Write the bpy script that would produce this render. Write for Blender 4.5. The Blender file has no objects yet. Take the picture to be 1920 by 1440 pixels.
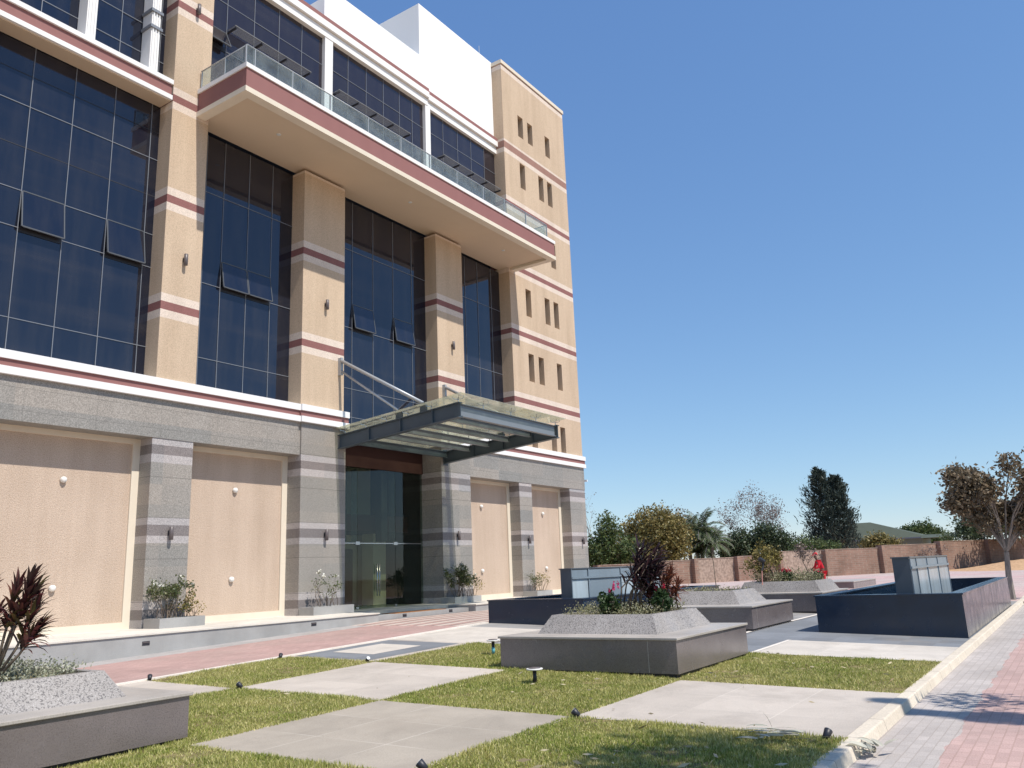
import bpy, math, random
import numpy as np
from mathutils import Vector, Matrix

S = bpy.context.scene
COL = S.collection
PI = math.pi
rad = math.radians

# ------------------------------------------------------------------ helpers
class MB:
    """collects faces, builds one mesh object"""
    def __init__(s): s.v = []; s.f = []
    def add(s, vs, fs):
        o = len(s.v); s.v += [tuple(p) for p in vs]; s.f += [tuple(i + o for i in q) for q in fs]; return s
    def box(s, x0, x1, y0, y1, z0, z1):
        return s.add([(x0,y0,z0),(x1,y0,z0),(x1,y1,z0),(x0,y1,z0),(x0,y0,z1),(x1,y0,z1),(x1,y1,z1),(x0,y1,z1)],
                     [(3,2,1,0),(4,5,6,7),(0,1,5,4),(1,2,6,5),(2,3,7,6),(3,0,4,7)])
    def hexa(s, b, t):
        """b, t: four bottom and four top corners, counter-clockwise from above"""
        return s.add(list(b) + list(t), [(3,2,1,0),(4,5,6,7),(0,1,5,4),(1,2,6,5),(2,3,7,6),(3,0,4,7)])
    def poly(s, pts): return s.add(pts, [tuple(range(len(pts)))])
    def path(s, pts, rs, n=8, caps=True):
        pts = [Vector(p) for p in pts]; m = len(pts)
        if not hasattr(rs, '__len__'): rs = [rs] * m
        vs = []; fs = []; u = None
        for i, p in enumerate(pts):
            d = (pts[min(i+1, m-1)] - pts[max(i-1, 0)]).normalized()
            if u is None:
                u = d.cross(Vector((0,0,1)) if abs(d.z) < .95 else Vector((1,0,0))).normalized()
            else:
                u = (u - d * u.dot(d)).normalized()
            w = d.cross(u)
            for k in range(n):
                a = 2*PI*k/n
                vs.append(p + (u*math.cos(a) + w*math.sin(a)) * rs[i])
        for i in range(m-1):
            for k in range(n):
                fs.append((i*n+k, i*n+(k+1) % n, (i+1)*n+(k+1) % n, (i+1)*n+k))
        if caps:
            fs.append(tuple(range(n-1, -1, -1))); fs.append(tuple(range((m-1)*n, m*n)))
        return s.add(vs, fs)
    def lathe(s, cx, cy, prof, n=20):
        vs = []; fs = []; m = len(prof)
        for r, z in prof:
            for k in range(n):
                a = 2*PI*k/n; vs.append((cx + r*math.cos(a), cy + r*math.sin(a), z))
        for i in range(m-1):
            for k in range(n):
                fs.append((i*n+k, i*n+(k+1) % n, (i+1)*n+(k+1) % n, (i+1)*n+k))
        fs.append(tuple(range(n-1, -1, -1))); fs.append(tuple(range((m-1)*n, m*n)))
        return s.add(vs, fs)
    def quads(s, arr):
        """arr: n x 4 x 3"""
        a = np.asarray(arr, float).reshape(-1, 3); o = len(s.v)
        s.v += list(map(tuple, a.tolist()))
        s.f += [(o+i, o+i+1, o+i+2, o+i+3) for i in range(0, len(a), 4)]
        return s
    def build(s, name, m, parent=None, smooth=False, bevel=0):
        off = Vector((0,0,0)); p = parent
        while p is not None: off += p.location; p = p.parent
        me = bpy.data.meshes.new(name)
        me.from_pydata([(x-off.x, y-off.y, z-off.z) for x, y, z in s.v], [], s.f)
        if smooth:
            me.polygons.foreach_set('use_smooth', [True]*len(me.polygons))
        me.update()
        me.materials.append(m)
        o = bpy.data.objects.new(name, me); COL.objects.link(o)
        if parent: o.parent = parent
        if bevel:
            b = o.modifiers.new('edge', 'BEVEL'); b.width = bevel; b.segments = 2; b.limit_method = 'ANGLE'; b.angle_limit = rad(40)
        return o

def tag(o, label=None, cat=None, group=None, kind=None):
    if label: o['label'] = label
    if cat: o['category'] = cat
    if group: o['group'] = group
    if kind: o['kind'] = kind
    return o
def empty(name, loc=(0,0,0), parent=None):
    o = bpy.data.objects.new(name, None); COL.objects.link(o); o.location = loc; o.empty_display_size = .3
    if parent: o.parent = parent
    return o
def thing(name, label, cat, loc=(0,0,0), group=None):
    return tag(empty(name, loc), label, cat, group)
def bx(name, m, parent, *a, **k): return MB().box(*a).build(name, m, parent, **k)
def copy_tree(o, loc=None, parent=None, label=None, rz=None):
    c = o.copy(); COL.objects.link(c)
    if parent: c.parent = parent
    if loc: c.location = loc
    if rz is not None: c.rotation_euler = (0,0,rz)
    if label: c['label'] = label
    for ch in list(o.children): copy_tree(ch, parent=c)
    return c

# ------------------------------------------------------------------ materials
class NT:
    def __init__(s, name, rough=.6, spec=.4, metal=0.):
        s.m = bpy.data.materials.new(name); s.m.use_nodes = True
        s.t = s.m.node_tree; s.b = s.t.nodes['Principled BSDF']; s.out = s.t.nodes['Material Output']
        s.b.inputs['Roughness'].default_value = rough; s.b.inputs['Specular IOR Level'].default_value = spec
        s.b.inputs['Metallic'].default_value = metal
    def n(s, typ, **k):
        d = s.t.nodes.new('ShaderNode'+typ)
        for a, b in k.items(): setattr(d, a, b)
        return d
    def l(s, a, b): s.t.links.new(a, b)
    def pos(s): return s.n('NewGeometry').outputs['Position']
    def xyz(s):
        d = s.n('SeparateXYZ'); s.l(s.pos(), d.inputs[0]); return d.outputs
    def val(s, sock, v):
        if isinstance(v, (int, float)): sock.default_value = v
        elif isinstance(v, (tuple, list)): sock.default_value = tuple(v) if len(v) == len(sock.default_value) else tuple(v)+(1,)
        else: s.l(v, sock)
    def math(s, op, a, b=0., c=None):
        d = s.n('Math', operation=op); s.val(d.inputs[0], a); s.val(d.inputs[1], b)
        if c is not None: s.val(d.inputs[2], c)
        return d.outputs[0]
    def noise(s, scale, detail=3, rough=.55, vec=None, dist=0):
        d = s.n('TexNoise'); d.inputs['Scale'].default_value = scale; d.inputs['Detail'].default_value = detail
        d.inputs['Roughness'].default_value = rough; d.inputs['Distortion'].default_value = dist
        s.l(vec if vec is not None else s.pos(), d.inputs['Vector']); return d.outputs['Fac']
    def voro(s, scale, out='Color', vec=None):
        d = s.n('TexVoronoi'); d.inputs['Scale'].default_value = scale
        s.l(vec if vec is not None else s.pos(), d.inputs['Vector']); return d.outputs[out]
    def ramp(s, fac, stops, const=False):
        d = s.n('ValToRGB'); cr = d.color_ramp; cr.interpolation = 'CONSTANT' if const else 'LINEAR'
        while len(cr.elements) > 1: cr.elements.remove(cr.elements[-1])
        cr.elements[0].position = stops[0][0]
        for p, c in stops[1:]: cr.elements.new(p)
        for e, (p, c) in zip(cr.elements, stops):
            e.color = (tuple(c)+(1,)) if isinstance(c, (tuple, list)) else (c, c, c, 1)
        s.l(fac, d.inputs[0]); return d.outputs[0]
    def mix(s, fac, a, b, typ='MIX'):
        d = s.n('Mix', data_type='RGBA', blend_type=typ); s.val(d.inputs[0], fac); s.val(d.inputs[6], a); s.val(d.inputs[7], b); return d.outputs[2]
    def scalevec(s, v, sc):
        d = s.n('VectorMath', operation='MULTIPLY'); s.l(v, d.inputs[0]); d.inputs[1].default_value = sc; return d.outputs[0]
    def comb(s, x, y, z=0.):
        d = s.n('CombineXYZ'); s.val(d.inputs[0], x); s.val(d.inputs[1], y); s.val(d.inputs[2], z); return d.outputs[0]
    def lines(s, coord, period, offset, width):
        """1 on thin lines every period"""
        a = s.math('ADD', coord, -offset); a = s.math('DIVIDE', a, period); a = s.math('FRACT', a)
        a = s.math('SUBTRACT', a, .5); a = s.math('ABSOLUTE', a)
        return s.math('GREATER_THAN', a, .5 - width/period/2)
    def bump(s, h, strength=.3, dist=.01):
        d = s.n('Bump'); d.inputs['Strength'].default_value = strength; d.inputs['Distance'].default_value = dist
        s.l(h, d.inputs['Height']); s.l(d.outputs[0], s.b.inputs['Normal'])
    def col(s, c): s.val(s.b.inputs['Base Color'], c); return s

def dirt(t, c, amt=.25, scale=.6, streak=False):
    v = t.pos()
    if streak: v = t.scalevec(v, (1.6, 1.6, .18))
    n = t.noise(scale, 5, .6, v)
    f = t.ramp(n, [(.35, 0), (.7, 1)])
    f = t.math('MULTIPLY', f, amt)
    return t.mix(f, c, t.mix(1., c, (.62,.58,.54), 'MULTIPLY'))

def plain(name, c, rough=.6, spec=.4, metal=0., amt=.2, scale=1.2, streak=False, grain=0., gscale=60):
    t = NT(name, rough, spec, metal)
    k = dirt(t, c, amt, scale, streak)
    if grain:
        g = t.noise(gscale, 2)
        k = t.mix(grain, k, t.ramp(g, [(.3, .35), (.7, 1.6)]), 'MULTIPLY')
    t.col(k); return t.m

def speckle(t, base, dark, light, scale=55, amt=.8):
    n1 = t.noise(scale, 2, .6); n2 = t.noise(scale*2.3, 2, .6)
    c = t.mix(t.math('MULTIPLY', t.ramp(n1, [(.5, 0), (.62, 1)]), amt), base, dark)
    return t.mix(t.math('MULTIPLY', t.ramp(n2, [(.55, 0), (.68, 1)]), amt), c, light)

TAN = (.61,.472,.342); CREAM = (.76,.645,.55); MAR = (.29,.135,.125)
def tan_render():
    t = NT('tan_render', .85, .2)
    z = t.math('DIVIDE', t.xyz()[2], 30.)
    st = [(0, TAN)]
    for a, c in ((8.71,CREAM),(8.92,MAR),(9.18,CREAM),(9.40,TAN),(11.88,CREAM),(12.09,MAR),(12.39,CREAM),(12.59,TAN),
                 (15.05,CREAM),(15.30,MAR),(15.55,CREAM),(15.77,TAN),(18.25,CREAM),(18.49,MAR),(18.70,CREAM),(18.92,TAN),
                 (21.10,CREAM),(21.41,(.36,.21,.17)),(21.70,CREAM),(21.80,TAN),(25.58,CREAM),(25.80,(.38,.25,.2)),(25.96,CREAM)):
        st.append((a/30, c))
    c = t.ramp(z, st, True)
    c = t.mix(.55, c, t.ramp(t.noise(34, 3, .7), [(.3,.55),(.5,1.),(.75,1.35)]), 'MULTIPLY')
    c = dirt(t, c, .36, 1.1, True); c = dirt(t, c, .2, .35)
    t.col(c); t.bump(t.noise(70, 3), .35, .01); return t.m
GRAN = (.30,.285,.265)
def granite_wall(stripes=True, name='granite_cladding', jx=1.4, jox=.3):
    t = NT(name, .5, .45)
    p = t.xyz(); z = p[2]
    L = (.42,.40,.405); D = (.215,.195,.195)
    if stripes:
        st = [(0, GRAN)]
        for a, c in ((.57,L),(.80,D),(1.05,L),(1.26,GRAN),(2.69,L),(2.89,D),(3.16,L),(3.37,GRAN),(4.81,L),(5.03,D),(5.27,L),(5.45,GRAN)): st.append((a/8, c))
        c = t.ramp(t.math('DIVIDE', z, 8.), st, True)
    else:
        c = t.mix(0., GRAN, GRAN)
    # each slab has its own tone
    cell = t.comb(t.math('FLOOR', t.math('DIVIDE', p[0], jx)), t.math('FLOOR', t.math('DIVIDE', z, .53)), 0.)
    w = t.n('TexWhiteNoise'); t.l(cell, w.inputs['Vector'])
    c = t.mix(1., c, t.ramp(w.outputs['Value'], [(0,(.84,.86,.86)),(1,(1.14,1.08,1.02))]), 'MULTIPLY')
    c = t.mix(.75, c, t.ramp(t.noise(42, 2, .7), [(.3,.5),(.5,1.),(.72,1.6)]), 'MULTIPLY')
    c = dirt(t, c, .22, .8, True)
    j = t.lines(z, 1.06 if stripes else .53, .195 if stripes else .41, .020)
    if not stripes: j = t.math('MAXIMUM', j, t.lines(p[0], jx, jox, .014))
    c = t.mix(t.math('MULTIPLY', j, .6 if stripes else .38), c, (.12,.11,.1))
    t.col(c); return t.m
def pebble():
    t = NT('pebble_dash', .9, .15)
    c = speckle(t, (.60,.475,.375), (.40,.285,.21), (.72,.60,.50), 40, .5)
    c = t.mix(.5, c, t.ramp(t.noise(60, 2), [(.3,.6),(.7,1.35)]), 'MULTIPLY')
    c = dirt(t, c, .22, .5); c = dirt(t, c, .3, 1.4, True); t.col(c); t.bump(t.noise(45, 2), .6, .02); return t.m
def dark_glass(name='reflective_glass', base=(.008,.011,.022), tint=(.80,.84,1.,1), ior=1.72, r=.015):
    t = NT(name, r, .5); t.b.inputs['IOR'].default_value = ior
    t.b.inputs['Specular Tint'].default_value = tint
    # dust film, then ghost reflections painted in as broad horizontal bands
    n = t.noise(1.1, 4, .6, t.scalevec(t.pos(), (2.2, 2.2, .35)))
    c = t.mix(t.math('MULTIPLY', t.ramp(n, [(.42,0),(.75,1)]), .35), base, (.050,.046,.044))
    hb = t.noise(.9, 4, .6, t.scalevec(t.pos(), (.12, .12, 1.5)))
    c = t.mix(t.math('MULTIPLY', t.ramp(hb, [(.5,0),(.7,1)]), .35), c, (.05,.044,.042))
    t.col(c); t.bump(t.noise(.55, 2), .05, .02); return t.m
def clear_glass(name, trans, refl=1.45, dust=.1, dcol=(.6,.62,.6)):
    t = NT(name)
    tr = t.n('BsdfTransparent'); tr.inputs[0].default_value = trans+(1,)
    gl = t.n('BsdfGlossy'); gl.inputs['Roughness'].default_value = .02
    df = t.n('BsdfDiffuse'); df.inputs[0].default_value = dcol+(1,)
    tl = t.n('BsdfTranslucent'); tl.inputs[0].default_value = dcol+(1,)
    a0 = t.n('MixShader'); a0.inputs[0].default_value = .5; t.l(df.outputs[0], a0.inputs[1]); t.l(tl.outputs[0], a0.inputs[2])
    a = t.n('MixShader'); t.l(tr.outputs[0], a.inputs[1]); t.l(a0.outputs[0], a.inputs[2])
    nz = t.ramp(t.noise(1.6, 5, .65), [(.35, dust*.5), (.75, dust*1.6)]); t.l(nz, a.inputs[0])
    f = t.n('Fresnel'); f.inputs[0].default_value = refl
    bf = t.math('SUBTRACT', 1., t.n('NewGeometry').outputs['Backfacing'])
    b = t.n('MixShader'); t.l(t.math('MULTIPLY', f.outputs[0], bf), b.inputs[0]); t.l(a.outputs[0], b.inputs[1]); t.l(gl.outputs[0], b.inputs[2])
    t.l(b.outputs[0], t.out.inputs[0]); return t.m
def granite_block(name, base, dark, light, rough=.35, scale=60, amt=.7, joint=None):
    t = NT(name, rough, .45)
    c = speckle(t, base, dark, light, scale, amt)
    c = t.mix(.5, c, t.ramp(t.noise(1.3, 5, .6), [(.3,.75),(.7,1.25)]), 'MULTIPLY')
    c = dirt(t, c, .25, 1.1, True)
    t.col(c)
    t.l(t.ramp(t.noise(3, 4), [(.3, rough*.8), (.7, min(1, rough*1.5))]), t.b.inputs['Roughness'])
    if joint: t.b.inputs['IOR'].default_value = joint; t.b.inputs['Specular IOR Level'].default_value = .5
    return t.m
def slab(name, base, period=.975, ox=8.25, oy=4.92, jcol=(.70,.64,.56), tone=.12, jw=.012):
    t = NT(name, .75, .3); p = t.xyz()
    fx = t.math('FLOOR', t.math('DIVIDE', t.math('ADD', p[0], -ox), period)); fy = t.math('FLOOR', t.math('DIVIDE', t.math('ADD', p[1], -oy), period))
    w = t.n('TexWhiteNoise'); t.l(t.comb(fx, fy, 0.), w.inputs['Vector'])
    c = t.mix(1., base, t.ramp(w.outputs['Value'], [(0, 1-tone), (1, 1+tone)]), 'MULTIPLY')
    c = t.mix(.5, c, t.ramp(t.noise(1.2, 6, .65, None, .6), [(.3,.72),(.55,1.04),(.8,1.18)]), 'MULTIPLY')
    c = t.mix(.35, c, t.ramp(t.noise(90, 2), [(.3,.65),(.7,1.3)]), 'MULTIPLY')
    c = t.mix(t.math('MULTIPLY', t.ramp(t.noise(.5, 5, .7), [(.52,0),(.72,1)]), .42), c, (.27,.225,.18))
    j = t.math('MAXIMUM', t.lines(p[0], period, ox, jw), t.lines(p[1], period, oy, jw))
    j = t.math('MULTIPLY', j, t.ramp(t.noise(1.1, 2), [(.38, 0), (.6, 1)]))
    c = t.mix(t.math('MULTIPLY', j, .5), c, jcol)
    t.col(c); t.bump(t.noise(60, 3), .12, .005); return t.m
def pavers(name, colf, sx=.2, sy=.1, mortar=.008, rot=False):
    t = NT(name, .85, .25); p = t.xyz()
    v = t.comb(p[1], p[0], 0.) if rot else t.comb(p[0], p[1], 0.)
    b = t.n('TexBrick'); t.l(v, b.inputs['Vector']); b.inputs['Scale'].default_value = 1.
    b.inputs['Brick Width'].default_value = sx; b.inputs['Row Height'].default_value = sy; b.inputs['Mortar Size'].default_value = mortar
    b.inputs['Mortar Smooth'].default_value = .3
    b.inputs['Color1'].default_value = (.90,.90,.90,1); b.inputs['Color2'].default_value = (1.09,1.09,1.09,1); b.inputs['Mortar'].default_value = (.80,.78,.75,1)
    base = colf(t, p)
    c = t.mix(.8, base, b.outputs['Color'], 'MULTIPLY')
    c = t.mix(.55, c, t.ramp(t.noise(.8, 6, .7, None, .5), [(.3,.7),(.55,1.05),(.8,1.25)]), 'MULTIPLY')
    c = t.mix(.4, c, t.ramp(t.noise(70, 2), [(.3,.6),(.7,1.35)]), 'MULTIPLY')
    c = t.mix(t.math('MULTIPLY', t.ramp(t.noise(.35, 5, .7), [(.5,0),(.72,1)]), .35), c, (.34,.29,.25))
    t.col(c); t.bump(b.outputs['Fac'], -.25, .006); return t.m
def leaf(name, cols, rough=.5, trans=.25, spec=.35):
    t = NT(name, rough, spec)
    r = t.n('NewGeometry').outputs['Random Per Island']
    n = len(cols)
    c = t.ramp(r, [(i/max(1, n-1), k) for i, k in enumerate(cols)])
    c = t.mix(.5, c, t.ramp(t.noise(1.3, 3), [(.3,.6),(.7,1.4)]), 'MULTIPLY')
    t.col(c)
    tl = t.n('BsdfTranslucent'); t.l(c, tl.inputs[0])
    mx = t.n('MixShader'); mx.inputs[0].default_value = trans
    t.l(t.b.outputs[0], mx.inputs[1]); t.l(tl.outputs[0], mx.inputs[2]); t.l(mx.outputs[0], t.out.inputs[0]); return t.m
def bark(name, c):
    t = NT(name, .9, .15)
    k = t.mix(.7, c, t.ramp(t.noise(14, 4, .6, t.scalevec(t.pos(), (1,1,.25))), [(.3,.5),(.7,1.5)]), 'MULTIPLY'); t.col(k); return t.m

M = {}
M['tan'] = tan_render(); M['granite'] = granite_wall(); M['granite_band'] = granite_wall(False, 'granite_band', 1.75, .2)
M['pebble'] = pebble()
M['white'] = plain('white_paint', (.82,.81,.80), .7, .3, amt=.10, scale=.8, streak=True)
M['white_bright'] = plain('white_parapet_paint', (.86,.86,.86), .75, .25, amt=.05, scale=.5, streak=True)
M['cream'] = plain('cream_paint', (.74,.66,.54), .75, .25, amt=.15, streak=True)
M['soffit'] = plain('soffit_paint', (.66,.53,.39), .8, .2, amt=.15, scale=.5)
M['maroon'] = plain('maroon_paint', MAR, .7, .3, amt=.18, scale=1., streak=True)
M['lintel'] = plain('lintel_render', (.055,.026,.023), .8, .2)
M['glass'] = dark_glass(); M['alu'] = plain('aluminium_bar', (.21,.225,.255), .5, .4, .2, amt=.2)
M['sash'] = plain('dark_sash', (.10,.108,.12), .5, .4, .2, amt=.2)
M['glass_violet'] = dark_glass('bronze_glass', (.022,.018,.024), (.86,.82,.95,1), 1.68)
M['steel'] = plain('steel_in_shade', (.070,.095,.115), .45, .5, amt=.25, scale=2.)  # canopy steel, darker copy with shade put into the colour
M['steel_sunlit'] = plain('steel_in_sun', (.20,.225,.25), .42, .5, amt=.2, scale=2.)  # same canopy steel, lighter copy with sunlight put into the colour
M['tube'] = plain('silver_tube_paint', (.38,.40,.42), .4, .5, .2, amt=.1)
M['chrome'] = plain('stainless', (.55,.55,.55), .25, .5, .9, amt=.1)
M['black'] = plain('black_metal', (.025,.025,.032), .45, .5, amt=.1)
M['canopy_glass'] = clear_glass('dusty_canopy_glass', (.86,.88,.77), 1.45, .42, (.76,.74,.64))
M['rail_glass'] = clear_glass('railing_glass', (.86,.92,.92), 1.5, .16, (.62,.68,.68))
M['door_glass'] = clear_glass('door_glass', (.74,.80,.76), 1.6, .012, (.3,.33,.32))
M['bench_side'] = granite_block('brown_granite', (.168,.142,.140), (.095,.079,.079), (.29,.25,.248), .2, 70, .6, 1.75)
M['bench_top'] = granite_block('seat_granite', (.42,.38,.34), (.27,.245,.215), (.57,.53,.48), .45, 80, .5)
M['bench_frustum'] = granite_block('speckled_granite', (.31,.285,.265), (.10,.09,.088), (.50,.47,.45), .5, 48, .95)
M['plinth_face'] = granite_block('plinth_granite', (.36,.355,.345), (.27,.265,.26), (.45,.44,.43), .5, 60, .4)
M['plinth_top'] = slab('plinth_paving', (.66,.61,.54), 1.2, .2, 17.5, tone=.05)
M['pool'] = granite_block('blue_black_granite', (.006,.021,.050), (.004,.015,.036), (.010,.032,.068), .2, 90, .4, 1.52)
M['water_box'] = plain('blue_grey_panel', (.24,.30,.35), .35, .5, .1, amt=.4, scale=1.2, streak=True)
M['water_box_dark'] = plain('blue_grey_frame', (.085,.105,.13), .3, .5, amt=.2)
M['wet_sheet'] = plain('water_sheet', (.46,.55,.61), .2, .5, amt=.6, scale=2.5, streak=True)
t = NT('pool_water', .05, .5); t.col((.02,.03,.035)); t.bump(t.noise(5, 3), .15, .02); M['water'] = t.m
M['slab_light'] = slab('light_paving', (.50,.44,.38), tone=.055)
M['slab_beige'] = slab('beige_paving', (.385,.335,.275), tone=.05)
M['slab_pale'] = slab('pale_paving', (.57,.515,.45), .975, 14.15, 2.05, tone=.05)
M['slab_dark'] = slab('dark_paving', (.20,.21,.225), .6, .1, .1, (.3,.3,.3), .14, .006)
M['slab_mid'] = slab('grey_paving', (.30,.29,.28), .6, .1, .1, (.35,.33,.32), .12, .006)
def roadcol(t, p):
    e = t.math('ADD', p[1], t.math('MULTIPLY', t.math('ADD', t.noise(1.5, 2), -.5), .25))
    return t.mix(t.math('GREATER_THAN', e, 1.30), (.47,.325,.292), (.445,.40,.37))
M['road'] = pavers('brick_road', roadcol, .20, .10, .007)
def drivecol(t, p):
    e = t.math('GREATER_THAN', p[1], 16.75)
    return t.mix(e, (.43,.285,.258), (.40,.375,.36))
M['drive'] = pavers('brick_drive', drivecol, .22, .11, .006)
M['court'] = pavers('brick_court', lambda t, p: t.mix(t.ramp(t.noise(.12, 3), [(.4,0),(.6,1)]), (.52,.36,.335), (.50,.405,.37)), .22, .11, .006)
def stripecol(t, p):
    s = t.math('FRACT', t.math('DIVIDE', p[1], .62))
    return t.ramp(s, [(0,(.56,.46,.40)),(.38,(.15,.14,.14)),(.55,(.50,.30,.26)),(.8,(.15,.14,.14)),(.9,(.56,.46,.40))], True)
M['stripes'] = pavers('striped_paving', stripecol, .22, .11, .006)
t = NT('kerb_concrete', .85, .2); p = t.xyz()
c = dirt(t, (.66,.585,.48), .4, 1.4); c = t.mix(.4, c, t.ramp(t.noise(40, 3), [(.3,.7),(.7,1.25)]), 'MULTIPLY')
c = t.mix(t.math('MULTIPLY', t.lines(p[0], 1.0, .35, .014), .7), c, (.16,.13,.11)); t.col(c); t.bump(t.noise(25, 4), .3, .01); M['kerb'] = t.m
M['kerb_white'] = plain('white_kerb', (.74,.68,.61), .85, .2, amt=.35, scale=1.5, grain=.3)
t = NT('dry_earth', .95, .1)
c = t.mix(t.ramp(t.noise(.15, 5, .6), [(.4,0),(.6,1)]), (.40,.27,.18), (.33,.25,.13)); c = t.mix(.5, c, t.ramp(t.noise(3, 5), [(.3,.7),(.7,1.3)]), 'MULTIPLY'); t.col(c); M['earth'] = t.m
M['sand'] = plain('orange_sand', (.52,.33,.19), .95, .1, amt=.3, scale=1.5, grain=.4, gscale=4)
t = NT('lawn_soil', .95, .1); c = t.mix(t.ramp(t.noise(5, 4), [(.35,0),(.65,1)]), (.12,.105,.04), (.25,.20,.10)); t.col(c); M['soil'] = t.m
# grass: green and straw blades in drifts
t = NT('lawn_grass', .6, .25)
r = t.n('NewGeometry').outputs['Random Per Island']
g = t.ramp(r, [(0,(.14,.20,.030)),(.45,(.27,.33,.060)),(.8,(.46,.46,.135)),(1,(.80,.72,.36))])
d = t.ramp(r, [(0,(.29,.285,.07)),(.5,(.52,.48,.165)),(1,(.84,.75,.40))])
f = t.ramp(t.noise(.75, 5, .65, None, .4), [(.38,0),(.66,1)])
c = t.mix(f, g, d); t.col(c)
tl = t.n('BsdfTranslucent'); t.l(c, tl.inputs[0]); mx = t.n('MixShader'); mx.inputs[0].default_value = .3
t.l(t.b.outputs[0], mx.inputs[1]); t.l(tl.outputs[0], mx.inputs[2]); t.l(mx.outputs[0], t.out.inputs[0]); M['grass'] = t.m
M['dry_leaf'] = leaf('dry_leaf', [(.42,.34,.2),(.6,.52,.36),(.3,.22,.12)], .7, .1)
M['grey_leaf'] = leaf('grey_dry_leaf', [(.40,.38,.30),(.62,.60,.50),(.24,.22,.16)], .7, .1)
t = NT('garden_brick', .9, .15); p = t.xyz()
b = t.n('TexBrick'); t.l(t.comb(t.math('ADD', p[0], p[1]), p[2], 0.), b.inputs['Vector']); b.inputs['Scale'].default_value = 1.; b.inputs['Brick Width'].default_value = .36
b.inputs['Row Height'].default_value = .16; b.inputs['Mortar Size'].default_value = .014; b.inputs['Color1'].default_value = (.30,.185,.14,1); b.inputs['Color2'].default_value = (.24,.155,.12,1); b.inputs['Mortar'].default_value = (.30,.235,.19,1)
c = t.mix(.6, b.outputs['Color'], t.ramp(t.noise(.7, 5, .65), [(.3,.7),(.7,1.35)]), 'MULTIPLY'); c = dirt(t, c, .4, .8, True); t.col(c); M['brick'] = t.m
M['brick_pale'] = plain('worn_brick', (.38,.285,.23), .9, .15, amt=.5, scale=2.5, grain=.5, gscale=6)
M['roof_green'] = plain('green_roof', (.085,.098,.07), .7, .3, amt=.3)
M['house_wall'] = plain('grey_green_wall', (.24,.26,.23), .8, .2)
M['bark'] = bark('brown_bark', (.16,.125,.095)); M['bark_grey'] = bark('grey_bark', (.26,.235,.21))
M['lf_olive'] = leaf('olive_leaves', [(.133,.119,.036),(.238,.196,.063),(.336,.252,.098),(.105,.112,.035)])
M['lf_green'] = leaf('green_leaves', [(.049,.084,.028),(.105,.147,.049),(.154,.168,.063)])
M['lf_dark'] = leaf('dark_leaves', [(.028,.050,.025),(.059,.087,.042),(.098,.119,.056)])
M['lf_pine'] = leaf('pine_needles', [(.025,.042,.036),(.048,.067,.053),(.077,.092,.070)], .6, .1)
M['lf_palm'] = leaf('palm_leaves', [(.045,.075,.03),(.10,.135,.06),(.16,.18,.09)], .45)
M['lf_purple'] = leaf('dry_purple_leaves', [(.19,.145,.135),(.27,.20,.17),(.13,.10,.09)])
M['lf_bronze'] = leaf('bronze_leaves', [(.14,.11,.07),(.22,.17,.11),(.31,.235,.15),(.12,.105,.065)])
M['lf_yellow'] = leaf('yellow_green_leaves', [(.12,.115,.03),(.26,.21,.06),(.36,.28,.09),(.08,.075,.03)])
M['lf_cordy'] = leaf('purple_straps', [(.010,.007,.011),(.022,.012,.017),(.042,.019,.024),(.075,.036,.040)], .28, .12, .5)
M['lf_cordy2'] = leaf('red_green_straps', [(.022,.011,.012),(.06,.018,.022),(.19,.05,.05),(.13,.11,.04),(.045,.018,.02),(.30,.11,.09)], .35, .22, .5)
M['lf_rust'] = leaf('rust_straps', [(.15,.045,.03),(.26,.09,.05),(.10,.04,.03)], .5)
M['lf_silver'] = leaf('silver_groundcover', [(.20,.22,.15),(.34,.35,.25),(.48,.47,.37),(.14,.17,.09)])
M['lf_cover'] = leaf('pale_groundcover', [(.17,.17,.08),(.30,.29,.16),(.42,.40,.26),(.12,.13,.05)])
M['lf_rose'] = leaf('rose_leaves', [(.05,.075,.03),(.095,.12,.045),(.17,.17,.07)])
M['lf_salvia'] = leaf('deep_green_leaves', [(.018,.04,.015),(.04,.075,.025),(.06,.095,.035)])
M['petal_white'] = leaf('white_petals', [(.8,.8,.75),(.72,.70,.6)]); M['petal_red'] = leaf('red_petals', [(.55,.02,.04),(.65,.04,.12)]); M['petal_pink'] = leaf('pink_petals', [(.62,.05,.2),(.7,.1,.25)])
M['skin'] = plain('skin', (.10,.055,.038), .6, .3); M['red_cloth'] = plain('red_cloth', (.58,.028,.045), .85, .1, amt=.2, scale=8); M['dark_cloth'] = plain('dark_cloth', (.04,.035,.04), .85, .1)
M['cyan'] = plain('cyan_sleeve', (.15,.5,.58), .4, .4); M['lens'] = plain('lamp_lens', (.7,.72,.72), .25, .5); M['lens_white'] = plain('lamp_white', (.8,.78,.74), .4, .4)
M['lamp_dark'] = plain('lamp_bronze', (.12,.10,.10), .4, .5); M['mat_orange'] = plain('coir_mat', (.35,.17,.08), .95, .1)
M['lobby'] = plain('lobby_wall', (.80,.70,.52), .7, .3); M['lobby_dark'] = plain('lobby_dark', (.05,.05,.05), .5, .4); M['lobby_floor'] = plain('lobby_floor', (.55,.52,.48), .25, .5)
M['recess'] = plain('window_recess', (.30,.23,.16), .8, .2)
M['pink_stake'] = plain('pink_stake', (.62,.30,.25), .6, .3)
M['bronze_shelf'] = plain('grey_mesh_shelf', (.21,.21,.21), .5, .4, .2)

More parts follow.
